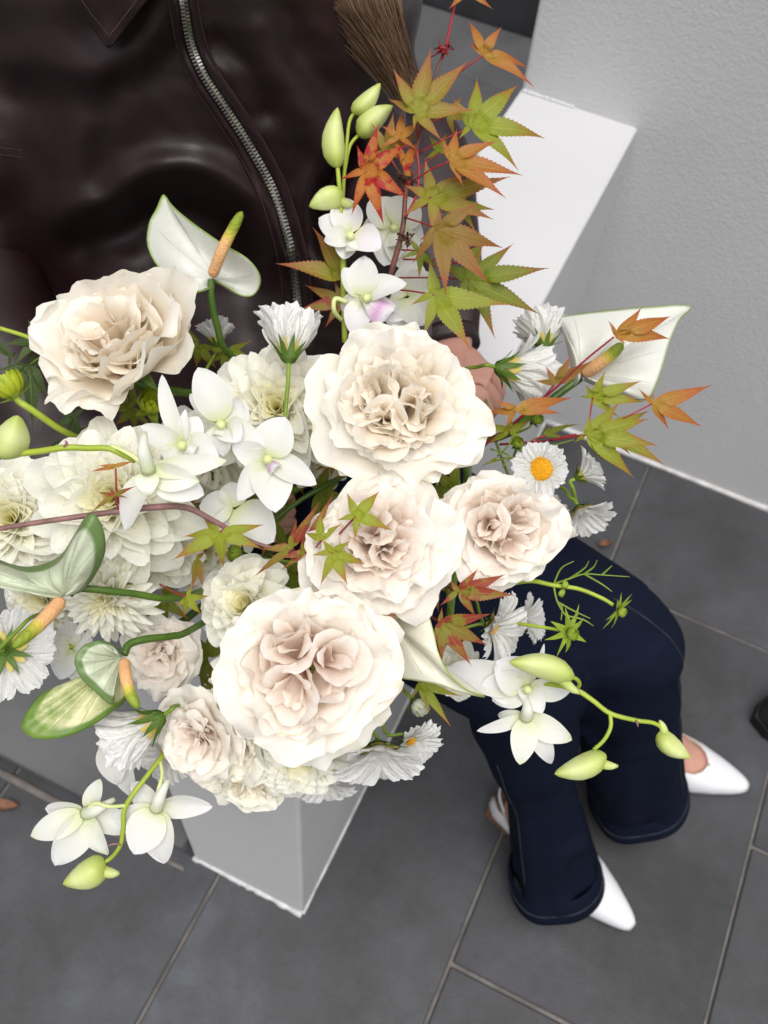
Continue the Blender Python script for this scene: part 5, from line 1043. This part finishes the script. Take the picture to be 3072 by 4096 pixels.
maple_leaf(m, (1042, 121, .705), [(1009, 88), (1012, 36), (1086, 50), (1148, 141), (1160, 182, -.006)], 'maple_orange', .95, 1, (972, 175, .715))
maple_leaf(m, (897, 246, .690), [(836, 213), (848, 147), (932, 102), (1014, 130), (1030, 238), (956, 306), (893, 283)], 'maple_olive', 1.15, 2, (903, 300, .712))
maple_leaf(m, (1016, 275, .700), [(990, 300), (979, 206), (1035, 157), (1128, 172), (1189, 290), (1129, 364)], 'maple_green', 1.05, 3, (905, 330, .712))
maple_leaf(m, (971, 348, .685), [(953, 298), (987, 279), (1077, 306), (1132, 384), (1095, 434), (1001, 406)], 'maple_orange', 1.1, 4, (890, 392, .708))
maple_leaf(m, (790, 371, .680), [(731, 388), (770, 310), (817, 262), (880, 308), (888, 430), (830, 487), (758, 466)], 'maple_red', 1.1, 5, (872, 412, .71))
maple_leaf(m, (931, 426, .708), [(868, 470), (870, 400), (917, 342), (1010, 372), (1105, 384), (1068, 478), (935, 520)], 'maple_olive', 1.1, 6, (878, 460, .712))
maple_leaf(m, (945, 494, .680), [(889, 572), (905, 520), (950, 448), (1040, 431), (1092, 534), (1060, 614), (965, 642)], 'maple_brown', 1.2, 7, (874, 470, .712))
maple_leaf(m, (938, 637, .692), [(885, 660), (928, 558), (1102, 660), (1018, 758), (914, 732)], 'maple_green', 1.1, 8, (850, 625, .72), sinus=.3)
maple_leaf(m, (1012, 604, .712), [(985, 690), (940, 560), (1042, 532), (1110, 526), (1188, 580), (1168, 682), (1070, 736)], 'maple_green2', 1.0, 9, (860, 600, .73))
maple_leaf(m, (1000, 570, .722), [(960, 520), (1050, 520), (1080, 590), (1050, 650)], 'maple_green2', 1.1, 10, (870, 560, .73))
maple_leaf(m, (738, 606, .728), [(594, 566), (645, 660), (680, 700)][:1] + [(676, 486), (742, 540)], 'maple_olive', 1.25, 11, (760, 660, .735))
maple_leaf(m, (742, 652, .735), [(700, 708), (638, 668), (655, 612), (720, 600)], 'maple_redgreen', 1.15, 12, (765, 690, .74))
maple_leaf(m, (835, 330, .712), [(790, 345), (800, 262), (850, 240), (905, 290), (890, 350)], 'maple_olive', 1.05, 13, (876, 400, .712))
maple_leaf(m, (950, 330, .725), [(915, 345), (925, 290), (965, 285), (985, 330)], 'maple_green', 1.2, 14, (890, 380, .715))
maple_leaf(m, (870, 360, .705), [(845, 290), (905, 300), (890, 420)], 'maple_red', 1.1, 15, (878, 410, .712))
maple_leaf(m, (862, 300, .700), [(815, 322), (822, 268), (868, 236), (912, 262), (905, 325)], 'maple_orange', 1.0, 117, (895, 345, .712))
maple_leaf(m, (985, 440, .712), [(945, 470), (960, 405), (1030, 400), (1072, 455), (1030, 505)], 'maple_green', 1.0, 118, (890, 450, .715))
maple_leaf(m, (905, 545, .705), [(862, 560), (880, 510), (935, 520), (950, 585), (905, 605)], 'maple_green2', 1.0, 119, (868, 540, .718))
maple_leaf(m, (965, 250, .716), [(930, 262), (945, 215), (1000, 205), (1030, 255), (985, 300)], 'maple_olive', 1.0, 120, (912, 280, .714))
maple_leaf(m, (1010, -20, .722), [(968, 22), (975, -60), (1040, -70), (1066, 22)], 'maple_orange', 1.2, 16, (990, -20, .727))
m = maple('maple branch at the right with green and orange leaves below the white anthurium', (1040, 960, .76))
twig(m, [(1020, 985, .77), (1060, 950, .755), (1105, 918, .745), (1150, 880, .735), (1200, 838, .722), (1262, 780, .708), (1326, 728, .698)], [.0014, .0012, .0009, .0007], 'twig_red', 40)
twig(m, [(1080, 960, .75), (1150, 955, .72), (1200, 948, .70), (1245, 938, .69)], [.0009, .0007], 'twig_red', 20)
maple_leaf(m, (1328, 726, .698), [(1315, 690), (1393, 660), (1461, 679), (1458, 729), (1353, 745)], 'maple_orange', 1.15, 21)
maple_leaf(m, (1198, 830, .722), [(1155, 822), (1180, 790), (1238, 764), (1285, 778)], 'maple_brown', 1.3, 22, (1160, 872, .733))
maple_leaf(m, (1280, 860, .705), [(1251, 856), (1264, 830), (1308, 800), (1388, 822), (1396, 869), (1338, 903), (1276, 888)], 'maple_green', 1.15, 23, (1270, 925, .70))
maple_leaf(m, (1266, 940, .680), [(1238, 957), (1274, 891), (1340, 868), (1404, 904), (1424, 962), (1372, 1034), (1306, 1000)], 'maple_green', 1.2, 24, (1190, 952, .702))
maple_leaf(m, (1300, 930, .700), [(1330, 880), (1410, 884), (1447, 1004), (1370, 985)], 'maple_green', 1.0, 25, (1230, 945, .70))
maple_leaf(m, (1407, 873, .690), [(1380, 838), (1412, 846), (1546, 829), (1523, 922), (1448, 929)], 'maple_orange', 1.05, 26, (1345, 905, .69))
maple_leaf(m, (1113, 889, .715), [(1090, 927), (1046, 890), (1068, 862), (1240, 855), (1216, 891)], 'maple_orange', 1.15, 27, (1090, 930, .75))
maple_leaf(m, (1100, 930, .735), [(1050, 960), (1045, 915), (1100, 890), (1150, 905), (1130, 960)], 'maple_green', 1.2, 28, (1070, 955, .752))
maple_leaf(m, (1178, 942, .725), [(1146, 957), (1190, 915), (1252, 908), (1225, 945)], 'maple_green2', 1.2, 29, (1140, 960, .725))
maple_leaf(m, (1060, 1000, .70), [(1035, 1010), (1080, 985), (1110, 990)], 'maple_green', 1.1, 30)
for pts in ([(1075, 985, .73), (1100, 960, .725), (1112, 930, .72)], [(1085, 990, .73), (1120, 985, .72), (1128, 955, .715)], [(1060, 970, .74), (1100, 985, .73), (1085, 1010, .73)], [(1150, 960, .72), (1190, 962, .71), (1240, 950, .71)]):
    tube('stalk', [P(*q) for q in pts], [.0008, .0005], MAT['stem'], m, 5, 14)
m = maple('bare mauve twig crossing from the left edge with small maple leaves in the centre', (0, 1142, .60))
twig(m, [(-40, 1152, .605), (0, 1142, .603), (100, 1126, .60), (200, 1112, .602), (260, 1104, .606), (330, 1096, .612), (400, 1096, .620), (460, 1124, .628), (540, 1168, .640), (620, 1190, .640), (690, 1194, .630)], [.0016, .0017, .0019, .0022, .0020, .0013, .0009], 'twig_mauve', 60)
tube('twig', [P(260, 1104, .606), P(252, 1060, .598), P(250, 1012, .594)], [.0008, .0005], MAT['twig_red'], m, 6, 12)
maple_leaf(m, (250, 1010, .592), [(192, 1018), (210, 1004), (292, 994)], 'maple_orange', .8, 41)
maple_leaf(m, (250, 1070, .594), [(190, 1108), (206, 1062), (232, 1052), (292, 1048), (275, 1075)], 'maple_redgreen', .75, 42, (258, 1104, .606))
maple_leaf(m, (475, 1150, .625), [(572, 1132), (568, 1186), (482, 1228), (368, 1211), (394, 1158), (438, 1120)], 'maple_green', 1.25, 43, (490, 1140, .632))
maple_leaf(m, (768, 1116, .588), [(725, 1125), (748, 1063), (821, 1060), (849, 1147), (766, 1171)], 'maple_green', 1.3, 44, (700, 1190, .628))
maple_leaf(m, (718, 1194, .590), [(672, 1200), (696, 1165), (758, 1168), (792, 1220), (752, 1266), (692, 1266)], 'maple_green', 1.3, 45, (690, 1194, .628))
maple_leaf(m, (694, 1168, .598), [(658, 1150), (693, 1102), (740, 1130)], 'maple_green', 1.3, 46, (680, 1194, .630))
maple_leaf(m, (632, 1185, .628), [(545, 1246), (558, 1185), (640, 1120), (692, 1078)], 'maple_redgreen', .9, 47, (640, 1192, .638))
maple_leaf(m, (660, 1195, .620), [(605, 1232), (600, 1205), (655, 1140), (720, 1060), (690, 1180)], 'maple_redgreen', .9, 48, (650, 1192, .638))
maple_leaf(m, (640, 1205, .632), [(660, 1230), (700, 1210), (665, 1160)], 'maple_red', .9, 49)
maple_leaf(m, (402, 1289, .640), [(415, 1262), (454, 1289), (436, 1330), (397, 1335), (378, 1314)], 'maple_green', 1.3, 50, (345, 1262, .66))
maple_leaf(m, (424, 1205, .660), [(415, 1275), (440, 1270), (445, 1190)], 'maple_redgreen', 1.2, 51)
m = maple('maple sprig with red and green leaves below the pale blush rose', (940, 1250, .68))
twig(m, [(920, 1225, .72), (945, 1255, .69), (975, 1272, .66), (990, 1278, .645)], [.0010, .0007], 'twig_red', 16); twig(m, [(905, 1300, .72), (930, 1330, .66), (950, 1343, .64)], [.0010, .0007], 'twig_red', 14)
maple_leaf(m, (990, 1278, .643), [(948, 1310), (970, 1250), (1034, 1227), (1094, 1240), (1114, 1286), (1030, 1336)], 'maple_redgreen', 1.25, 61)
maple_leaf(m, (950, 1343, .638), [(935, 1400), (955, 1310), (1064, 1325), (1055, 1394), (1019, 1439), (954, 1435)], 'maple_redgreen', 1.2, 62)
maple_leaf(m, (905, 1474, .680), [(890, 1512), (930, 1545), (977, 1573), (1000, 1505)], 'maple_green', .8, 63, (880, 1440, .70))
m = maple('wilted dark green maple leaves at the left edge behind the dahlia bud', (95, 760, .70))
twig(m, [(0, 709, .69), (60, 728, .69), (112, 752, .695), (180, 790, .72)], [.0016, .0016], 'stem_lime', 18, 'stem')
maple_leaf(m, (84, 735, .702), [(12, 744), (30, 790), (140, 742)][0:2] + [], 'maple_wilt', 1.4, 71, pet='stem') if False else None
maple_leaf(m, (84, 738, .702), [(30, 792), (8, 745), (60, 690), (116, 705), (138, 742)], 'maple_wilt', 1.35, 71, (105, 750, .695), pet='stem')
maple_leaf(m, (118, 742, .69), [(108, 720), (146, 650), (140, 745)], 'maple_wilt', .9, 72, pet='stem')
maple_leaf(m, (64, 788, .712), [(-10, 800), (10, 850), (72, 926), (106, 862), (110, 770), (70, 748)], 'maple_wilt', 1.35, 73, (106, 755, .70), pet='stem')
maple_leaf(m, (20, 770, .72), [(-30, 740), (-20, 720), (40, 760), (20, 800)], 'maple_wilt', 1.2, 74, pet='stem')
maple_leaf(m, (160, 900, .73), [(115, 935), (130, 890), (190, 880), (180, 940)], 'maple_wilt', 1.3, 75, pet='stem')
m = maple('dark maple foliage deep between the roses', (720, 1000, .74))
twig(m, [(560, 1150, .74), (650, 1080, .735), (720, 1040, .74), (800, 990, .75), (900, 930, .80)], [.0018, .0022], 'stem_dark', 26, 'stem')
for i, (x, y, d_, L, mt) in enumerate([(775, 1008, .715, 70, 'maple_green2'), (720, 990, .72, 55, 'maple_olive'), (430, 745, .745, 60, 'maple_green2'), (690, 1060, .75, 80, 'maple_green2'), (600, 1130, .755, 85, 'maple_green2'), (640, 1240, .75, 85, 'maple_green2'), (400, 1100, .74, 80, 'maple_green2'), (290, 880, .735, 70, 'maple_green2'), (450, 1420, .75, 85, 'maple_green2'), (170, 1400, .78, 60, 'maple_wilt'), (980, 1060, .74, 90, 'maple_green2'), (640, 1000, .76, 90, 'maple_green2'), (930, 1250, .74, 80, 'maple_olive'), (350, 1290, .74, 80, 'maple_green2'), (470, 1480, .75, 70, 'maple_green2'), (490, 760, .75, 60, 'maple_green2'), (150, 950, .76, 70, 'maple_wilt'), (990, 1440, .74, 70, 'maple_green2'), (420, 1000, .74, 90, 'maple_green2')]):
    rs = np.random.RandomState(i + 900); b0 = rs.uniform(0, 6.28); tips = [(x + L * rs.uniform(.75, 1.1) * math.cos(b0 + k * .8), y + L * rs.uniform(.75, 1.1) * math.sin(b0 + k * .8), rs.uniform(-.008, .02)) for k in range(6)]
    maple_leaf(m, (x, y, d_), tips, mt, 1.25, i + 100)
